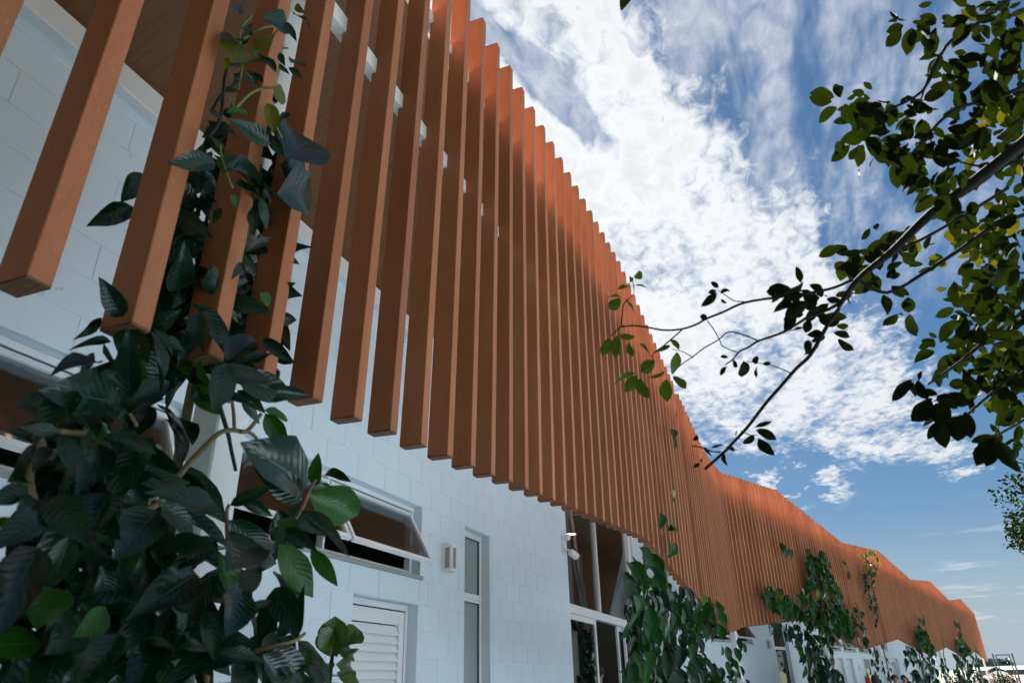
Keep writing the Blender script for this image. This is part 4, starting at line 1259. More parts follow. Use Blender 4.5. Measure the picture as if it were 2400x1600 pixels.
bz([(700,670),(640,645),(560,615)], 2.02, 2.0, .0015, .0010)
bz([(800,425),(840,500),(880,560),(900,610),(1000,640)], 2.04, 2.03, .0016, .0014)
bz([(1050,310),(960,295),(900,262),(870,230)], 2.05, 2.03, .0016, .0010)
bz([(1355,780),(1280,755),(1200,725),(1120,715),(1050,700)], 2.05, 2.02, .0017, .0010)
bz([(1020,1175),(1080,1195),(1130,1190)], 2.02, 2.0, .0016, .0010)
bz([(990,1190),(985,1168)], 2.02, 2.02, .0018, .0016)
bz([(880,1315),(820,1300),(760,1285),(690,1262)], 2.0, 1.98, .0020, .0018)
bz([(300,150),(296,240),(262,285)], 1.98, 1.98, .0012, .0010)
branch([(2180, 503, 2.2), (2230, 470, 2.3), (2330, 400, 2.5), (2430, 310, 2.6)], .006, .008)
branch([(2010, 655, 2.1), (2080, 690, 2.15), (2170, 640, 2.2), (2240, 590, 2.25), (2330, 530, 2.3), (2430, 490, 2.4)], .0042, .006)
branch([(2090, 590, 2.15), (2160, 560, 2.2), (2260, 505, 2.3), (2360, 440, 2.45)], .0035, .005)
branch([(2080, 260, 2.2), (2160, 215, 2.2), (2220, 110, 2.25), (2280, 60, 2.3), (2420, -40, 2.5)], .003, .006)
branch([(2150, 265, 2.2), (2190, 150, 2.2), (2240, 80, 2.3)], .002, .003)
branch([(2120, 380, 2.2), (2230, 260, 2.3), (2330, 230, 2.4), (2430, 190, 2.5)], .0035, .006)
branch([(2250, 460, 2.25), (2330, 400, 2.3), (2250, 380, 2.3), (2180, 330, 2.25)], .004, .002)
branch([(2180, 900, 2.2), (2250, 850, 2.3), (2330, 780, 2.4), (2440, 700, 2.6)], .003, .007)
branch([(2210, 1030, 2.2), (2280, 960, 2.3), (2360, 890, 2.4), (2450, 820, 2.6)], .003, .006)
branch([(2290, 1040, 2.2), (2360, 1010, 2.3), (2400, 980, 2.4), (2460, 930, 2.6)], .003, .005)
branch([(2300, 590, 2.9), (2350, 560, 3.0), (2440, 520, 3.2)], .004, .006)
for q in ((P0, at_dist(2430, 310, 2.6)), (P0, at_dist(2430, 490, 2.4)), (P0, at_dist(2430, 190, 2.5)), (P0, at_dist(2420, -40, 2.5))):
    tube_obj('branch', [q[0], (q[0] + q[1]) / 2 + Vector((0, 0, .03)), q[1]], [.014, .009, .006], M_BARK, tree, 7)
mid = tb + Vector((0.02, 0.1, 1.9))
for q in (at_dist(2440, 700, 2.6), at_dist(2450, 820, 2.6), at_dist(2460, 930, 2.6), at_dist(2440, 520, 3.2)):
    tube_obj('branch', [mid, (mid + q) / 2 + Vector((0, 0, .05)), q], [.016, .010, .006], M_BARK, tree, 7)
tl_ = LeafPlant(tree, SETT, 300)
def tput(bx, by, tx, ty, d, kd='t', wd=1.0, prio=3):
    a = at_dist(bx, by, d); b = at_dist(tx, ty, d + rt.uniform(-0.03, 0.03))
    n_ = cam_dir(a) * rt.choice((1, 1, -1)) + rand_unit(rt) * 0.85 + Vector((0, 0, 0.25))
    tl_.add(kd, leaf_frame(a, b, n_, wd), (a - b).length, prio)
hand = [(300,140,372,112,1),(300,150,258,162,1),(310,190,392,206,.7),(282,205,192,206,.9),(212,275,118,258,.7),(210,280,128,368,1),(240,282,328,392,1),
 (140,545,92,672,1),(190,530,170,678,.8),(200,530,302,548,.9),(262,580,292,682,.8),(338,585,414,642,1),(545,598,458,632,.6),(548,558,608,612,1.1),
 (588,638,568,802,.95),(562,800,655,876,1.2),(520,820,514,974,1),(442,698,338,782,1.1),(312,780,148,842,.6),(322,800,250,902,1.1),(345,812,376,970,1),(508,768,408,824,.7),
 (868,210,818,172,1.0),(855,245,758,340,.8),(852,232,798,244,.9),(880,252,944,208,.6),(888,285,914,328,1),(742,398,798,420,1.3),(920,738,868,794,1),
 (932,676,878,668,.8),(960,700,986,738,1),(1032,700,1040,818,1.25),(1088,700,1148,688,1.1),(1122,738,1110,814,1.1),(1160,720,1218,714,.9),(1100,1190,1038,1274,1),
 (1118,1160,1264,1216,1),(1132,1215,1228,1344,1.25),(1110,1140,1220,1104,.5),(902,1260,818,1272,.5),(920,1268,988,1302,.6),(898,1310,912,1396,1),(760,1278,832,1332,.8),
 (702,1232,728,1198,.8),(742,1382,700,1412,.9),(744,1376,760,1350,.9),
 (1290,262,1446,208,1.2),(1300,270,1440,262,.9),(1460,300,1300,420,.8),(1400,330,1270,330,.7),(1380,380,1290,440,.8),(1440,480,1330,500,.6),(1470,560,1455,640,.9),(1480,420,1440,520,.9)]
for (bx, by, tx, ty, wd) in hand:
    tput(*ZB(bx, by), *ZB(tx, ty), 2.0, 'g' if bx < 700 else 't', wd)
for q in ((2128,696,2130,735,1.3),(2132,735,2140,790,1.25),(2070,690,2085,735,1.1),(2105,735,2068,768,.9),(2105,735,2118,738,.5),(2200,980,2212,1050,1.0),(2205,985,2172,1030,.7),
          (2210,985,2280,990,.8),(2140,890,2092,912,.7),(2140,895,2088,940,.6),(2142,895,2140,935,1.0),(2150,890,2172,938,1.0),(2162,868,2150,895,1.2),(2330,1020,2275,1035,.7),(2330,1025,2285,1090,.8),
          (2335,1020,2310,1098,.8),(2340,1030,2390,1110,1.0),(2340,1000,2330,1018,1.0),(2400,1040,2360,1080,1),(2015,395,2010,420,.9),(1975,360,1960,330,.7),(1470,-30,1460,28,1.35),(1440,-25,1432,-2,1.2)):
    tput(q[0], q[1], q[2], q[3], 2.1, 't', q[4])
branch([(1475, -90, 2.15), (1474, -50, 2.12), (1470, -28, 2.1)], .002, .0015)
clus = [(2140,60),(2200,60),(2280,40),(2330,120),(2370,60),(2215,130),(2010,265),(2050,235),(2100,245),(2160,275),(2240,200),(2310,180),(2380,220),(1980,240),(2000,320),(2060,330),(2130,330),(2200,315),(2300,290),
 (2090,380),(2180,400),(2260,380),(2330,330),(2390,380),(2000,590),(2050,570),(2110,560),(2190,440),(2230,480),(2290,530),(2350,560),(2390,480),(1870,680),(1930,700),(2000,640),(2070,660),(1940,790),(1900,740),(2290,610),
 (2340,650),(2390,620),(2250,720),(2290,760),(2350,770),(2390,720),(2210,820),(2260,850),(2320,860),(2380,860),(2200,930),(2260,960),(2340,900),(2390,930),(2330,700),(2370,800),(2290,900),(2400,560),(2400,300),(2350,20),(2400,120)]
for (cx, cy) in clus:
    d = rt.uniform(2.05, 2.55)
    for k in range(rt.randint(8, 12)):
        an = rt.uniform(0, 2 * math.pi)
        r_ = rt.uniform(4, 40)
        L = rt.uniform(34, 66) * 2.1 / d
        bx, by = cx + r_ * math.cos(an), cy + r_ * math.sin(an) * 0.8
        ta = an + rt.uniform(-0.7, 0.7)
        tput(bx, by, bx + L * math.cos(ta), by + L * math.sin(ta) * 0.85 + 12, d + rt.uniform(-0.08, 0.08), 't', rt.uniform(0.85, 1.15), 2)
for (cx, cy) in ((2330,265),(2270,330),(2205,480),(2300,590),(2380,250),(2330,300),(2300,350),(2130,575),(2160,610),(2250,560),(2345,230),(2390,300),(2310,560),(2240,700),(2280,740),(2350,720),(2270,800)):
    d = rt.uniform(3.3, 4.2)
    for k in range(10):
        bx, by = cx + rt.uniform(-34, 34), cy + rt.uniform(-26, 26)
        an = rt.uniform(0, 6.28); L = rt.uniform(26, 44)
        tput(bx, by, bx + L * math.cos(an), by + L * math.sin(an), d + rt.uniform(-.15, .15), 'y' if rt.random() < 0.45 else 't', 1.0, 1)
for k in range(260):
    cx = 2400 - 330 * rt.random() ** 1.5; cy = rt.uniform(-20, 1080)
    if cx < 2180 + 150 * math.sin(cy * 0.011) ** 2: continue
    if 560 < cy < 700 and cx < 2260: continue
    an = rt.uniform(0, 6.28); L = rt.uniform(28, 52)
    tput(cx, cy, cx + L * math.cos(an), cy + L * math.sin(an), rt.uniform(2.5, 3.3), 't' if rt.random() < 0.9 else 'y', 1.0, 1)
# rest of the crown, beyond the frame's edge
for k in range(800):
    q = rand_unit(rt) * rt.random() ** 0.33
    a = tb + Vector((0.35 + q.x * 1.3, -0.25 + q.y * 0.95, 3.5 + q.z * 1.5))
    c = RC.T @ np.array(a - Vector((0, 0, CAM_H)))
    if c[2] > 0 and c[0] / c[2] * FPX < 1230 and abs(c[1] / c[2]) * FPX < 830: continue
    d_ = rand_unit(rt); L = rt.uniform(0.06, 0.10)
    tl_.add('t', leaf_frame(a, a + d_ * L, rand_unit(rt) + Vector((0, 0, 1))), L, 0)
tl_.build()

# a finer-leaved tree further along the garden, only its edge in view
SETS_S = {'t': leafset('small_tree_leaf', M_TREE, 4, wr=0.5, tip=1.0, fold=0.1, droop=0.1, wave=0.02, rows=3)}
def round_tree(base, h, rad, n, leaf, label, seed, cap=0, off=(0, 0)):
    rr = random.Random(seed)
    root = empty('garden_tree', base); tag(root, label, 'tree')
    b = Vector(base)
    tube_obj('trunk', [b, b + Vector((.05, 0, h * .3)), b + Vector((0, .08, h * .6)), b + Vector((.05, 0, h * .9))], [.09, .07, .05, .02], M_BARK, root, 8)
    cz = b + Vector((off[0], off[1], h * 0.68))
    L_ = LeafPlant(root, SETS_S, cap)
    lumps = []
    for k in range(26):
        q = rand_unit(rr)
        c = cz + Vector((q.x * rad, q.y * rad, q.z * rad * 1.05)) * rr.uniform(0.35, 0.95)
        lumps.append((c, rr.uniform(0.18, 0.36) * rad))
        st = b + Vector((0, 0.04, h * rr.uniform(0.4, 0.62)))
        tube_obj('limb', [st, (st + c) / 2 + Vector((0, 0, .1)), c], [.025, .015, .006], M_BARK, root, 5, 2)
    for k in range(n):
        c, r_ = rr.choice(lumps)
        q = rand_unit(rr) * r_ * rr.random() ** 0.4
        a = c + q
        L = leaf * rr.uniform(0.7, 1.3)
        L_.add('t', leaf_frame(a, a + rand_unit(rr) * L, rand_unit(rr) + Vector((0, 0, .8))), L)
    L_.build()
    return root
e0 = at_dist(2520, 1180, 13.5)
round_tree((e0.x, e0.y, 0.0), e0.z / 0.68, 1.1, 5200, 0.065, 'fine leaved tree at the very edge beyond the near branches', 41)
round_tree((13.5, -7.5, 0.0), 6.4, 2.1, 2600, 0.16, 'broad garden tree standing on the lawn opposite the entrance', 43)
round_tree((20.5, -10.5, 0.0), 7.5, 2.4, 2600, 0.18, 'taller garden tree standing further along the lawn', 44)

for k, (q, h_, r_, lab) in enumerate((((-5.6, -1.8, 0), 9.0, 3.5, 'dense unseen tree added behind the viewer to shade the slats, nearest the lawn edge'), ((-7.5, 1.6, 0), 9.5, 3.4, 'dense unseen tree added behind the viewer to shade the slats, close to the walkway'),
        ((-2.9, -5.9, 0), 8.2, 2.9, 'dense unseen tree added behind the viewer to shade the slats, beside the paving'), ((-5.2, -9.6, 0), 9.8, 3.6, 'tall unseen tree added behind the viewer to shade the slats, far out on the lawn'))):
    round_tree(q, h_, r_, 9000, 0.36, lab, 60 + k)  # unseen trees added to block light and darken the slat sides

# ================================================================== FIDDLE-LEAF FIG
SETF = {'f': leafset('fig_leaf', M_FIG, 5, wr=0.78, tip=0.8, fold=0.12, droop=0.16, wave=0.05, peak=0.6)}
fb = on_y(772, 1600, 2.25)
fig = empty('potted_fig', (fb.x, fb.y, 0.1))
tag(fig, 'young fiddle leaf fig with pale new leaves in front of the louvred door', 'plant')
tube_obj('stem', [(fb.x, fb.y, 0.3), (fb.x + .01, fb.y, 0.9), on_y(772, 1598, 2.25), on_y(778, 1545, 2.25), on_y(782, 1500, 2.25)], [.018, .015, .012, .010, .008], M_BARK, fig)
bm = bmesh.new()
bm_lathe(bm, [(0.13, 0.102), (0.17, 0.38), (0.185, 0.40), (0.165, 0.40), (0.16, 0.36), (0.0, 0.36)], 24, 0, Matrix.Translation((fb.x, fb.y, 0)))
link('pot', done(bm, 'pot'), fig, simple('clay_pot', (0.34, 0.15, 0.08), 0.8), Matrix())
fl = LeafPlant(fig, SETF, 300)
ZF = lambda x, y: (380 + x / 4.48, 1250 + y / 4.48)
for (bx, by, tx, ty, wd) in ((1790,1300,1812,868,.85),(1800,1280,1738,912,.8),(1832,1240,1942,892,.8),(1852,1205,2098,1008,.8),(1770,1255,1688,992,.75),(1780,1295,1655,1070,.8),(1832,1295,1822,1090,1.05),(1862,1270,2016,1140,.8),
      (1870,1280,2066,1222,.8),(1822,1372,2130,1402,.7),(1780,1372,1528,1262,.9),(1762,1402,1618,1504,1.0),(1832,1452,2064,1568,.9),(1780,1482,1700,1610,1.0),(1872,1342,1996,1296,.9),(1800,1180,1790,985,.9),(1825,1170,1868,990,.8),
      (1790,1560,1900,1680,1.0),(1760,1560,1620,1650,1.0),(1800,1500,1960,1480,.9)):
    a, b = on_y(*ZF(bx, by), 2.25), on_y(*ZF(tx, ty), 2.25 + rv.uniform(-.08, .05))
    fl.add('f', leaf_frame(a, b, cam_dir(a) + rand_unit(rv) * 0.5 + Vector((0, 0, .3)), wd), 0.15, 2)
fl.build()

# ================================================================== FITTINGS ON THE WALL
def wall_lamp(M, x, z, label):
    r_ = empty('wall_lamp', (0, 0, 0)); r_.matrix_basis = M @ Matrix.Translation((x, -0.0035, z))
    tag(r_, label, 'wall lamp', 'box lamps on the white wall')
    W_, H_, Dp, t = 0.118, 0.225, 0.105, 0.022
    link('back_plate', boxmesh([(0, W_, -0.012, 0, 0, H_)], 0.001), r_, M_LAMP)
    bs = [(0, W_, -Dp, -0.0125, 0, t), (0, W_, -Dp, -0.0125, H_ - t, H_)]
    for xa in (0, W_ - t):
        bs.append((xa, xa + t, -Dp, -Dp + t, t, H_ - t)); bs.append((xa, xa + t, -0.0125 - t, -0.0125, t, H_ - t))
    link('housing', boxmesh(bs), r_, M_LAMP)
    g = 0.006
    link('pane', boxmesh([(t, W_ - t, -Dp + g, -Dp + g + 0.004, t, H_ - t), (g, g + 0.004, -Dp + t, -0.0125 - t, t, H_ - t), (W_ - g - 0.004, W_ - g, -Dp + t, -0.0125 - t, t, H_ - t)]), r_, M_FROST)
    bm = bmesh.new()
    bm_lathe(bm, [(0.0, 0), (0.014, 0.0), (0.014, 0.05), (0.022, 0.08), (0.022, 0.12), (0.0, 0.14)], 12, 0, Matrix.Translation((W_ / 2, -0.055, 0.03)))
    link('bulb', done(bm, 'bulb'), r_, M_LAMP)
wall_lamp(M1, 5.815, 2.512, 'white box lamp between the open window and the tall slit window')
wall_lamp(M2, 7.08, 2.31, 'small box lamp beside the tall glazed door past the bend')

sc_ = empty('security_camera', (0, 0, 0)); sc_.matrix_basis = M1 @ Matrix.Translation((9.50, -0.0035, 3.34))
tag(sc_, 'white security camera on a bracket at the wall corner by the glazing', 'security camera')
bm = bmesh.new(); bm_box(bm, -0.035, 0.035, -0.035, 0, -0.14, 0.0)
bmesh.ops.bevel(bm, geom=list(bm.edges), offset=0.008, segments=2, affect='EDGES')
link('junction_box', done(bm, 'junction_box'), sc_, M_LAMP)
bm = bmesh.new(); bm_tube(bm, [(0, -0.03, -0.10), (0.03, -0.075, -0.10), (0.07, -0.10, -0.12)], 0.013, 10); link('bracket', done(bm, 'bracket'), sc_, M_LAMP)
bm = bmesh.new(); RM = Matrix.Translation((0.075, -0.10, -0.13)) @ Matrix.Rotation(math.radians(-35), 4, 'Z') @ Matrix.Rotation(math.radians(28), 4, 'Y')
bm_box(bm, -0.02, 0.125, -0.04, 0.04, -0.04, 0.04, 0, RM)
bmesh.ops.bevel(bm, geom=list(bm.edges), offset=0.010, segments=2, affect='EDGES')
link('body', done(bm, 'body'), sc_, M_LAMP)
bm = bmesh.new(); bm_lathe(bm, [(0.0, 0.0), (0.026, 0.0), (0.028, 0.003), (0.0, 0.004)], 18, 0, RM @ Matrix.Translation((0.1255, 0, 0)) @ Matrix.Rotation(math.radians(90), 4, 'Y'))
link('lens', done(bm, 'lens'), sc_, M_DARK)
ms = empty('motion_sensor', (0, 0, 0)); ms.matrix_basis = M1 @ Matrix.Translation((9.50, -0.0035, 3.36))
tag(ms, 'round white motion sensor mounted just above the security camera', 'sensor')
bm = bmesh.new(); bm_lathe(bm, [(0.0, -0.05), (0.03, -0.04), (0.047, -0.015), (0.047, 0.015), (0.03, 0.04), (0.0, 0.05)], 20, 0, Matrix.Translation((0.03, -0.07, 0.045)) @ Matrix.Rotation(math.radians(60), 4, 'X'))
link('dome', done(bm, 'dome'), ms, M_LAMP)
link('base', boxmesh([(-0.03, 0.03, -0.035, 0, 0.0, 0.09)], 0.006), ms, M_LAMP)

dl = empty('ceiling_light', (13.9, 4.08, 4.292)); tag(dl, 'round lit downlight in the ceiling behind the tall glazing', 'ceiling light')
bm = bmesh.new(); bm_lathe(bm, [(0.0, -0.004), (0.115, -0.004), (0.115, 0.0)], 28); me = done(bm, 'diffuser')
m_, t, b = mat('lit_diffuser'); b.inputs['Emission Color'].default_value = (1, 0.98, 0.92, 1); b.inputs['Emission Strength'].default_value = 2.2
link('diffuser', me, dl, m_)
bm = bmesh.new(); bm_lathe(bm, [(0.116, 0.006), (0.116, -0.008), (0.14, -0.006), (0.14, 0.006)], 28); link('rim', done(bm, 'rim'), dl, M_LAMP)

M_RED = simple('extinguisher_red', (0.45, 0.012, 0.015), 0.3)
ex = empty('fire_extinguisher', (0, 0, 0)); ex.matrix_basis = M2 @ Matrix.Translation((18.08, -0.10, 1.08))
tag(ex, 'red fire extinguisher with black hose hung on the white wall', 'fire extinguisher')
bm = bmesh.new(); bm_lathe(bm, [(0.0, 0.0), (0.082, 0.0), (0.088, 0.02), (0.088, 0.38), (0.07, 0.44), (0.03, 0.47), (0.03, 0.50), (0.0, 0.50)], 24); link('cylinder', done(bm, 'cylinder'), ex, M_RED)
bm = bmesh.new(); bm_box(bm, -0.03, 0.05, -0.02, 0.02, 0.50, 0.54); bm_box(bm, -0.03, 0.12, -0.012, 0.012, 0.555, 0.575); link('valve', done(bm, 'valve'), ex, M_DARK)
bm = bmesh.new(); bm_tube(bm, [(0.03, 0, 0.52), (0.09, 0, 0.60), (0.15, -0.01, 0.58), (0.17, -0.02, 0.45), (0.12, -0.05, 0.30), (0.10, -0.05, 0.14)], 0.014, 8); link('hose', done(bm, 'hose'), ex, M_DARK)
link('hanger', boxmesh([(-0.02, 0.02, 0.06, 0.0965, 0.44, 0.50)]), ex, M_DARK)
link('tag', boxmesh([(-0.04, 0.04, -0.0905, -0.088, 0.14, 0.26)]), ex, M_LAMP)
sg = link('wall_sign', boxmesh([(17.44, 17.62, -0.012, -0.0035, 1.76, 1.97)], 0.002), None, simple('cream_plate', (0.62, 0.47, 0.30), 0.5), M2)
tag(sg, 'small cream plate fixed to the wall above the extinguisher', 'sign')
nb = empty('notice_board', (0, 0, 0)); nb.matrix_basis = M2 @ Matrix.Translation((18.35, -0.0035, 1.15))
tag(nb, 'tall glazed notice board on the wall right of the extinguisher', 'notice board')
link('backing', boxmesh([(0.02, 0.93, -0.02, 0, 0.02, 1.03)]), nb, M_PLASTER)
link('frame', boxmesh([(0, 0.02, -0.05, 0, 0, 1.05), (0.93, 0.95, -0.05, 0, 0, 1.05), (0.02, 0.93, -0.05, -0.0005, 0, 0.02), (0.02, 0.93, -0.05, -0.0005, 1.03, 1.05)]), nb, M_STEEL)
link('pane', boxmesh([(0.02, 0.93, -0.045, -0.041, 0.02, 1.03)]), nb, M_DGLASS)

# ================================================================== PEOPLE
def person_mesh(pose=0):
    me = D.meshes.new('person')
    V_ = [(0, 0, .97, .135, .105), (0, 0, 1.12, .125, .095), (0, .01, 1.30, .155, .105), (0, .01, 1.43, .11, .085), (0, .005, 1.50, .052, .052), (0, -.005, 1.57, .062, .072), (0, -.012, 1.66, .076, .094), (0, -.006, 1.725, .055, .068)]
    E_ = [(i, i + 1) for i in range(7)]
    def chain(root, pts):
        prev = root
        for p in pts:
            V_.append(p); E_.append((prev, len(V_) - 1)); prev = len(V_) - 1
        return prev
    for s_ in (-1, 1):
        chain(0, [(s_ * .09, 0, .88, .092, .092), (s_ * .10, -.01, .50, .062, .064), (s_ * .10, .015, .28, .052, .055), (s_ * .10, .02, .09, .038, .042), (s_ * .105, -.05, .035, .042, .035), (s_ * .11, -.15, .025, .04, .025)])
        wr = chain(3, [(s_ * .175, .01, 1.40, .062, .062), (s_ * .215, .02, 1.14, .043, .043), (s_ * .225, -.03, .90, .028, .03), (s_ * .225, -.04, .84, .018, .038)])
        for k, (fy, ln) in enumerate(((-.032, .068), (-.011, .078), (.011, .072), (.030, .056))):
            chain(wr, [(s_ * .225, -.04 + fy, .80, .0095, .0095), (s_ * .218, -.045 + fy, .80 - ln * .6, .0085, .0085), (s_ * .205, -.05 + fy, .80 - ln, .0075, .0075)])
        chain(wr, [(s_ * .215, -.08, .825, .011, .011), (s_ * .205, -.098, .785, .009, .009)])
    me.from_pydata([v_[:3] for v_ in V_], E_, [])
    o = D.objects.new('person_tmp', me); C.objects.link(o)
    md = o.modifiers.new('s', 'SKIN'); md.use_smooth_shade = True
    for i, v_ in enumerate(V_):
        sv = me.skin_vertices[0].data[i]; sv.radius = (v_[3], v_[4]); sv.use_root = (i == 0)
    sb = o.modifiers.new('u', 'SUBSURF'); sb.levels = 2; sb.render_levels = 2
    dg = bpy.context.evaluated_depsgraph_get()
    out = D.meshes.new_from_object(o.evaluated_get(dg))
    D.objects.remove(o)
    # face: brow, eye hollows, nose, mouth, chin
    for v_ in out.vertices:
        c = v_.co
        if c.z > 1.55 and c.y < -0.03:
            nz_ = math.exp(-((c.x / .014) ** 2) - ((c.z - 1.635) / .022) ** 2); c.y -= 0.024 * nz_
            for sx in (-1, 1):
                c.y += 0.010 * math.exp(-(((c.x - sx * .03) / .016) ** 2) - ((c.z - 1.662) / .012) ** 2)
            c.y -= 0.006 * math.exp(-((c.x / .024) ** 2) - ((c.z - 1.60) / .009) ** 2)
            c.y -= 0.010 * math.exp(-((c.x / .022) ** 2) - ((c.z - 1.565) / .014) ** 2)
    return out
PM = person_mesh()
def person(loc, rz, h, label, skin, shirt, trous, hair, style):
    r_ = empty('person', loc); r_.rotation_euler = (0, 0, rz); r_.scale = (h / 1.78,) * 3
    tag(r_, label, 'person', 'people by the building')
    me = PM.copy()
    ms_ = [simple('skin', skin, 0.55), simple('shirt', shirt, 0.8), simple('trousers', trous, 0.8), simple('shoes', (0.03, 0.03, 0.03), 0.5)]
    for q in ms_: me.materials.append(q)
    for p in me.polygons:
        c = p.center
        p.material_index = 3 if c.z < .075 else 2 if c.z < .98 and abs(c.x) < .19 else 1 if c.z < 1.475 and not (abs(c.x) > .17 and c.z < 1.12) else 0
    link('body', me, r_)
    hm = simple('hair', hair, 0.5, 0, 0.4, 0.2, 90, 0.6, 300)
    bm = bmesh.new()
    n_, mrow = 20, 10
    for i in range(mrow + 1):
        th = math.pi * (i / mrow) * (0.62 if style != 'long' else 0.72)
        for k in range(n_):
            ph = 2 * math.pi * k / n_
            bk = 0.5 + 0.5 * math.sin(ph)
            rr = 1.0 + 0.05 * math.sin(ph * 7 + i)
            x = .089 * math.sin(th) * math.cos(ph) * rr; y = -.002 + .112 * math.sin(th) * math.sin(ph) * rr; z = 1.672 + .108 * math.cos(th)
            if y < -.05 and z < 1.70: z = 1.70 + (z - 1.70) * 0.1; y = max(y, -.085)
            if style == 'long' and bk > .35: z -= 0.22 * (i / mrow) ** 2 * bk; x *= 1.12; y *= 1.05
            if style == 'curly': x *= 1.14; y *= 1.12; z = 1.672 + (z - 1.672) * 1.12
            bm.verts.new((x, y, z))
    bm.verts.ensure_lookup_table()
    for i in range(mrow):
        for k in range(n_):
            f = bm.faces.new((bm.verts[i * n_ + k], bm.verts[i * n_ + (k + 1) % n_], bm.verts[(i + 1) * n_ + (k + 1) % n_], bm.verts[(i + 1) * n_ + k])); f.smooth = True
    bmesh.ops.remove_doubles(bm, verts=bm.verts, dist=1e-4)
    link('hair', done(bm, 'hair'), r_, hm)
    bm = bmesh.new()
    for sx in (-1, 1):
        bmesh.ops.create_icosphere(bm, subdivisions=2, radius=1, matrix=Matrix.Translation((sx * .082, .005, 1.635)) @ Matrix.Diagonal((.012, .02, .03, 1)))
    for f in bm.faces: f.smooth = True
    link('ears', done(bm, 'ears'), r_, ms_[0])
    bm = bmesh.new()
    for sx in (-1, 1):
        bmesh.ops.create_icosphere(bm, subdivisions=2, radius=.0115, matrix=Matrix.Translation((sx * .03, -.083, 1.662)))
    link('eyes', done(bm, 'eyes'), r_, simple('eye', (0.05, 0.035, 0.025), 0.2))
    if style == 'cap':
        bm = bmesh.new()
        bm_lathe(bm, [(.098, 0.0), (.100, .03), (.088, .075), (.05, .105), (0.0, .115)], 24, 0, Matrix.Translation((0, 0, 1.685)) @ Matrix.Diagonal((.95, 1.18, 1, 1)))
        for k in range(2):
            pass
        pk = [bm.verts.new((.075 * math.cos(a_), -.09 - .085 * math.sin(a_) if 0 < a_ < math.pi else -.08, 1.688 - .01 * math.sin(a_))) for a_ in np.linspace(0, math.pi, 12)]
        pk2 = [bm.verts.new((v_.co.x, v_.co.y, v_.co.z - .006)) for v_ in pk]
        bm.faces.new(pk); bm.faces.new(list(reversed(pk2)))
        for i in range(12): bm.faces.new((pk[i], pk2[i], pk2[(i + 1) % 12], pk[(i + 1) % 12]))
        link('cap', done(bm, 'cap'), r_, simple('cap_cloth', (0.012, 0.012, 0.014), 0.8))
        bm = bmesh.new()
        for sx in (-1, 1):
            ring = [(sx * .032 + .024 * math.cos(a_), -.1, 1.66 + .019 * math.sin(a_)) for a_ in np.linspace(0, 2 * math.pi, 15)]
            bm_tube(bm, ring, .0022, 5, 0, False)
            bm_tube(bm, [(sx * .056, -.098, 1.665), (sx * .082, -.02, 1.665), (sx * .086, .01, 1.655)], .002, 5)
        bm_tube(bm, [(-.009, -.1, 1.665), (.009, -.1, 1.665)], .002, 5)
        link('glasses', done(bm, 'glasses'), r_, M_DARK)
    return r_
HN, SK = (0.012, 0.009, 0.007), (0.36, 0.20, 0.13)
pm = at_dist(1402, 1578, 12.6)
person((pm.x, pm.y, 0.10), math.radians(-115), 1.72, 'person in dark cap and glasses standing in the glazed doorway', (0.42, 0.24, 0.17), (0.10, 0.11, 0.13), (0.03, 0.035, 0.05), HN, 'cap')
for (px, py, dist, h, lab, st, sh, rz) in (
    (2053, 1583, 20.5, 1.62, 'person with long dark hair, nearest of the group under the far climbers', 'long', (0.12, 0.10, 0.14), 70),
    (2100, 1586, 25.0, 1.60, 'person with curly dark hair in the middle of the group', 'curly', (0.30, 0.28, 0.26), -60),
    (2122, 1586, 25.8, 1.60, 'person with short dark hair behind the curly haired one', 'short', (0.08, 0.12, 0.20), -75),
    (2134, 1594, 27.5, 1.42, 'shortest person of the group, dark hair just showing', 'short', (0.25, 0.08, 0.07), -40)):
    p_ = at_dist(px, py + 18, dist)
    person((p_.x, p_.y, 0.0), math.radians(rz), h, lab, SK, sh, (0.04, 0.045, 0.06), HN, st)

# ================================================================== FENCE, MAST, VALLEY
M_FENCE = simple('dark_green_steel', (0.012, 0.035, 0.028), 0.5)
FX = 67.0
ratio = lambda px: pray(px, 1573)[1] / pray(px, 1573)[0]
fence = empty('mesh_fence', (FX, ratio(2338) * FX, 0)); tag(fence, 'tall dark green mesh fence beyond the far end of the building', 'fence')
posts = [ratio(2298) * FX, ratio(2338) * FX, ratio(2384) * FX, ratio(2425) * FX, ratio(2465) * FX, ratio(2505) * FX]
for y in posts:
    boxes('post', [(FX - .05, FX + .05, y - .05, y + .05, 0, 2.86)], M_FENCE, fence, Matrix())
for (ya, yb) in ((posts[0], posts[1]), (posts[2], posts[3]), (posts[3], posts[4]), (posts[4], posts[5])):
    bm = bmesh.new()
    y0_, y1_ = min(ya, yb) + .05, max(ya, yb) - .05
    y = y0_
    while y < y1_:
        bm_box(bm, FX - .003, FX + .003, y - .003, y + .003, .05, 2.82); y += .10
    for z in np.arange(.1, 2.85, .2):
        bm_box(bm, FX + .0035, FX + .010, y0_, y1_, z - .003, z + .003)
    link('mesh_panel', done(bm, 'mesh_panel'), fence, M_FENCE)
gate = empty('fence_gate', (FX, ratio(2360) * FX, 0)); tag(gate, 'framed mesh gate standing between two fence posts', 'gate')
ga, gb = ratio(2378) * FX, ratio(2343.5) * FX
boxes('frame', [(FX - .035, FX + .035, ga, ga + .07, .08, 2.80), (FX - .035, FX + .035, gb - .07, gb, .08, 2.80), (FX - .033, FX + .033, ga + .07, gb - .07, 2.73, 2.80), (FX - .033, FX + .033, ga + .07, gb - .07, .08, .15)], M_FENCE, gate, Matrix())
bm = bmesh.new()
y = ga + .1
while y < gb - .08:
    bm_box(bm, FX - .003, FX + .003, y - .003, y + .003, .15, 2.73); y += .10
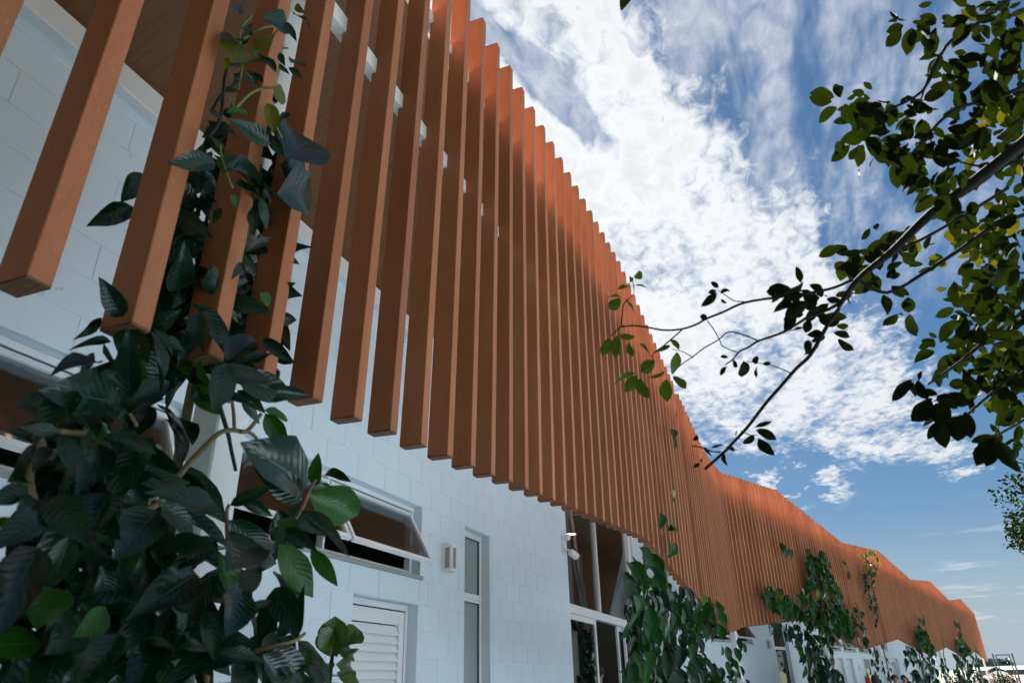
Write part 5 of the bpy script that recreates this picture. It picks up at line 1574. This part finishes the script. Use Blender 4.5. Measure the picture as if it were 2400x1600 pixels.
for z in np.arange(.25, 2.7, .2): bm_box(bm, FX + .0035, FX + .010, ga + .07, gb - .07, z - .003, z + .003)
link('mesh_panel', done(bm, 'mesh_panel'), gate, M_FENCE)
boxes('latch', [(FX - .06, FX + .06, ga - .12, ga + .02, 1.1, 1.2)], M_DARK, gate, Matrix())
my = pray(2322, 1560)[1] / pray(2322, 1560)[0] * FX
mast = empty('mast', (FX, my, 0)); tag(mast, 'thin dark mast standing beside the far end column', 'mast')
bm = bmesh.new(); bm_tube(bm, [(FX, my, 0), (FX, my, 2.2), (FX, my, 3.75)], [.05, .035, .018], 8); link('pole', done(bm, 'pole'), mast, M_DARK)
bm = bmesh.new()
for z in (2.5, 2.8, 3.1, 3.4): bm_tube(bm, [(FX, my - .06, z), (FX, my + .06, z)], .008, 5)
link('rungs', done(bm, 'rungs'), mast, M_DARK)

def shed(px0, px1, x, dx, ztop, zroof, wall_c, roof_c, label, name='warehouse', nwin=6):
    ya, yb = sorted((ratio(px0) * x, ratio(px1) * x))
    zb_ = gz(x, ya) - 0.5
    r_ = empty(name, (x, (ya + yb) / 2, zb_)); tag(r_, label, 'building', 'buildings in the valley')
    boxes('wall', [(x, x + dx, ya, yb, zb_, ztop)], simple('wall_' + name, tuple(q * 0.4 for q in wall_c), 0.8), r_, Matrix())
    bm = bmesh.new()
    e_ = 0.4
    pr = [(x - e_, ztop), (x + dx / 2, zroof), (x + dx + e_, ztop), (x + dx + e_, ztop + .25), (x + dx / 2, zroof + .25), (x - e_, ztop + .25)]
    va = [bm.verts.new((q[0], ya - e_, q[1])) for q in pr]; vb = [bm.verts.new((q[0], yb + e_, q[1])) for q in pr]
    for i in range(6): bm.faces.new((va[i], va[(i + 1) % 6], vb[(i + 1) % 6], vb[i]))
    bm.faces.new(va); bm.faces.new(list(reversed(vb)))
    link('roof', done(bm, 'roof'), r_, simple('roof_' + name, tuple(q * 0.22 for q in roof_c), 0.8), Matrix())
    for k in range(nwin):
        yy = ya + (yb - ya) * (k + .5) / nwin
        hw = (yb - ya) / nwin * .25
        boxes('window', [(x - .06, x + .02, yy - hw, yy + hw, ztop - (ztop - zb_) * .45, ztop - (ztop - zb_) * .2)], M_FROST, r_, Matrix())
shed(2334, 2440, 112, 12, 0.15, 1.0, (0.40, 0.45, 0.50), (0.42, 0.13, 0.06), 'low house with orange tiled roof just past the gate', 'house', 5)
shed(2362, 2460, 290, 30, 2.0, 3.2, (0.20, 0.22, 0.25), (0.30, 0.36, 0.46), 'long grey warehouse with pale blue roof across the valley')
shed(2296, 2346, 360, 30, 2.2, 3.4, (0.55, 0.58, 0.62), (0.75, 0.76, 0.78), 'white roofed warehouse seen behind the end column')
shed(2316, 2360, 230, 20, -0.8, 0.3, (0.25, 0.24, 0.26), (0.22, 0.22, 0.25), 'dark roofed shed below the white warehouse')
rw = random.Random(8)
def far_wood(name, label, x, pxa, pxb, ztop, n, col):
    root = tag(empty('treeline', (x, ratio((pxa + pxb) / 2) * x, -8)), label, 'trees', None, 'stuff')
    bm = bmesh.new()
    for k in range(n):
        y = ratio(rw.uniform(pxa, pxb)) * x; z = -8 + (ztop + 8) * rw.random() ** 0.6 * rw.uniform(.75, 1.0)
        sz = rw.uniform(.8, 2.2); a, b = rand_unit(rw) * sz, rand_unit(rw) * sz
        c = Vector((x + rw.uniform(-8, 8), y, z))
        bm.faces.new([bm.verts.new(c - a), bm.verts.new(c + b), bm.verts.new(c + a), bm.verts.new(c - b)])
    o = link('crowns', done(bm, 'crowns', False), root, simple('far_foliage', col, 0.9), Matrix())
    o['kind'] = 'stuff'
far_wood('t', 'blue green wood on the rise behind the fence', 420, 2300, 2371, 6.8, 2600, (0.07, 0.11, 0.12))
far_wood('t2', 'lower strip of trees right of the wood', 460, 2360, 2480, 3.2, 1500, (0.06, 0.09, 0.08))
SETB = {'t': leafset('shrub_leaf', M_TREE, 4, wr=0.5, rows=3, fold=.1, droop=.1)}
for (px, x, lab) in ((2238, 60, 'yellow green shrub seen under the far end canopy'), (2336, 64, 'round shrub at the foot of the mast'), (2352, 70, 'small shrub just outside the gate')):
    y = ratio(px) * x
    root = empty('shrub', (x, y, 0)); tag(root, lab, 'shrub', 'shrubs by the fence')
    L_ = LeafPlant(root, SETB, 0)
    for k in range(700):
        q = rand_unit(rw) * rw.random() ** .4
        a = Vector((x + q.x * .9, y + q.y * .9, .75 + q.z * .75))
        L_.add('t', leaf_frame(a, a + rand_unit(rw) * .16, rand_unit(rw) + Vector((0, 0, 1))), .16)
    L_.build()
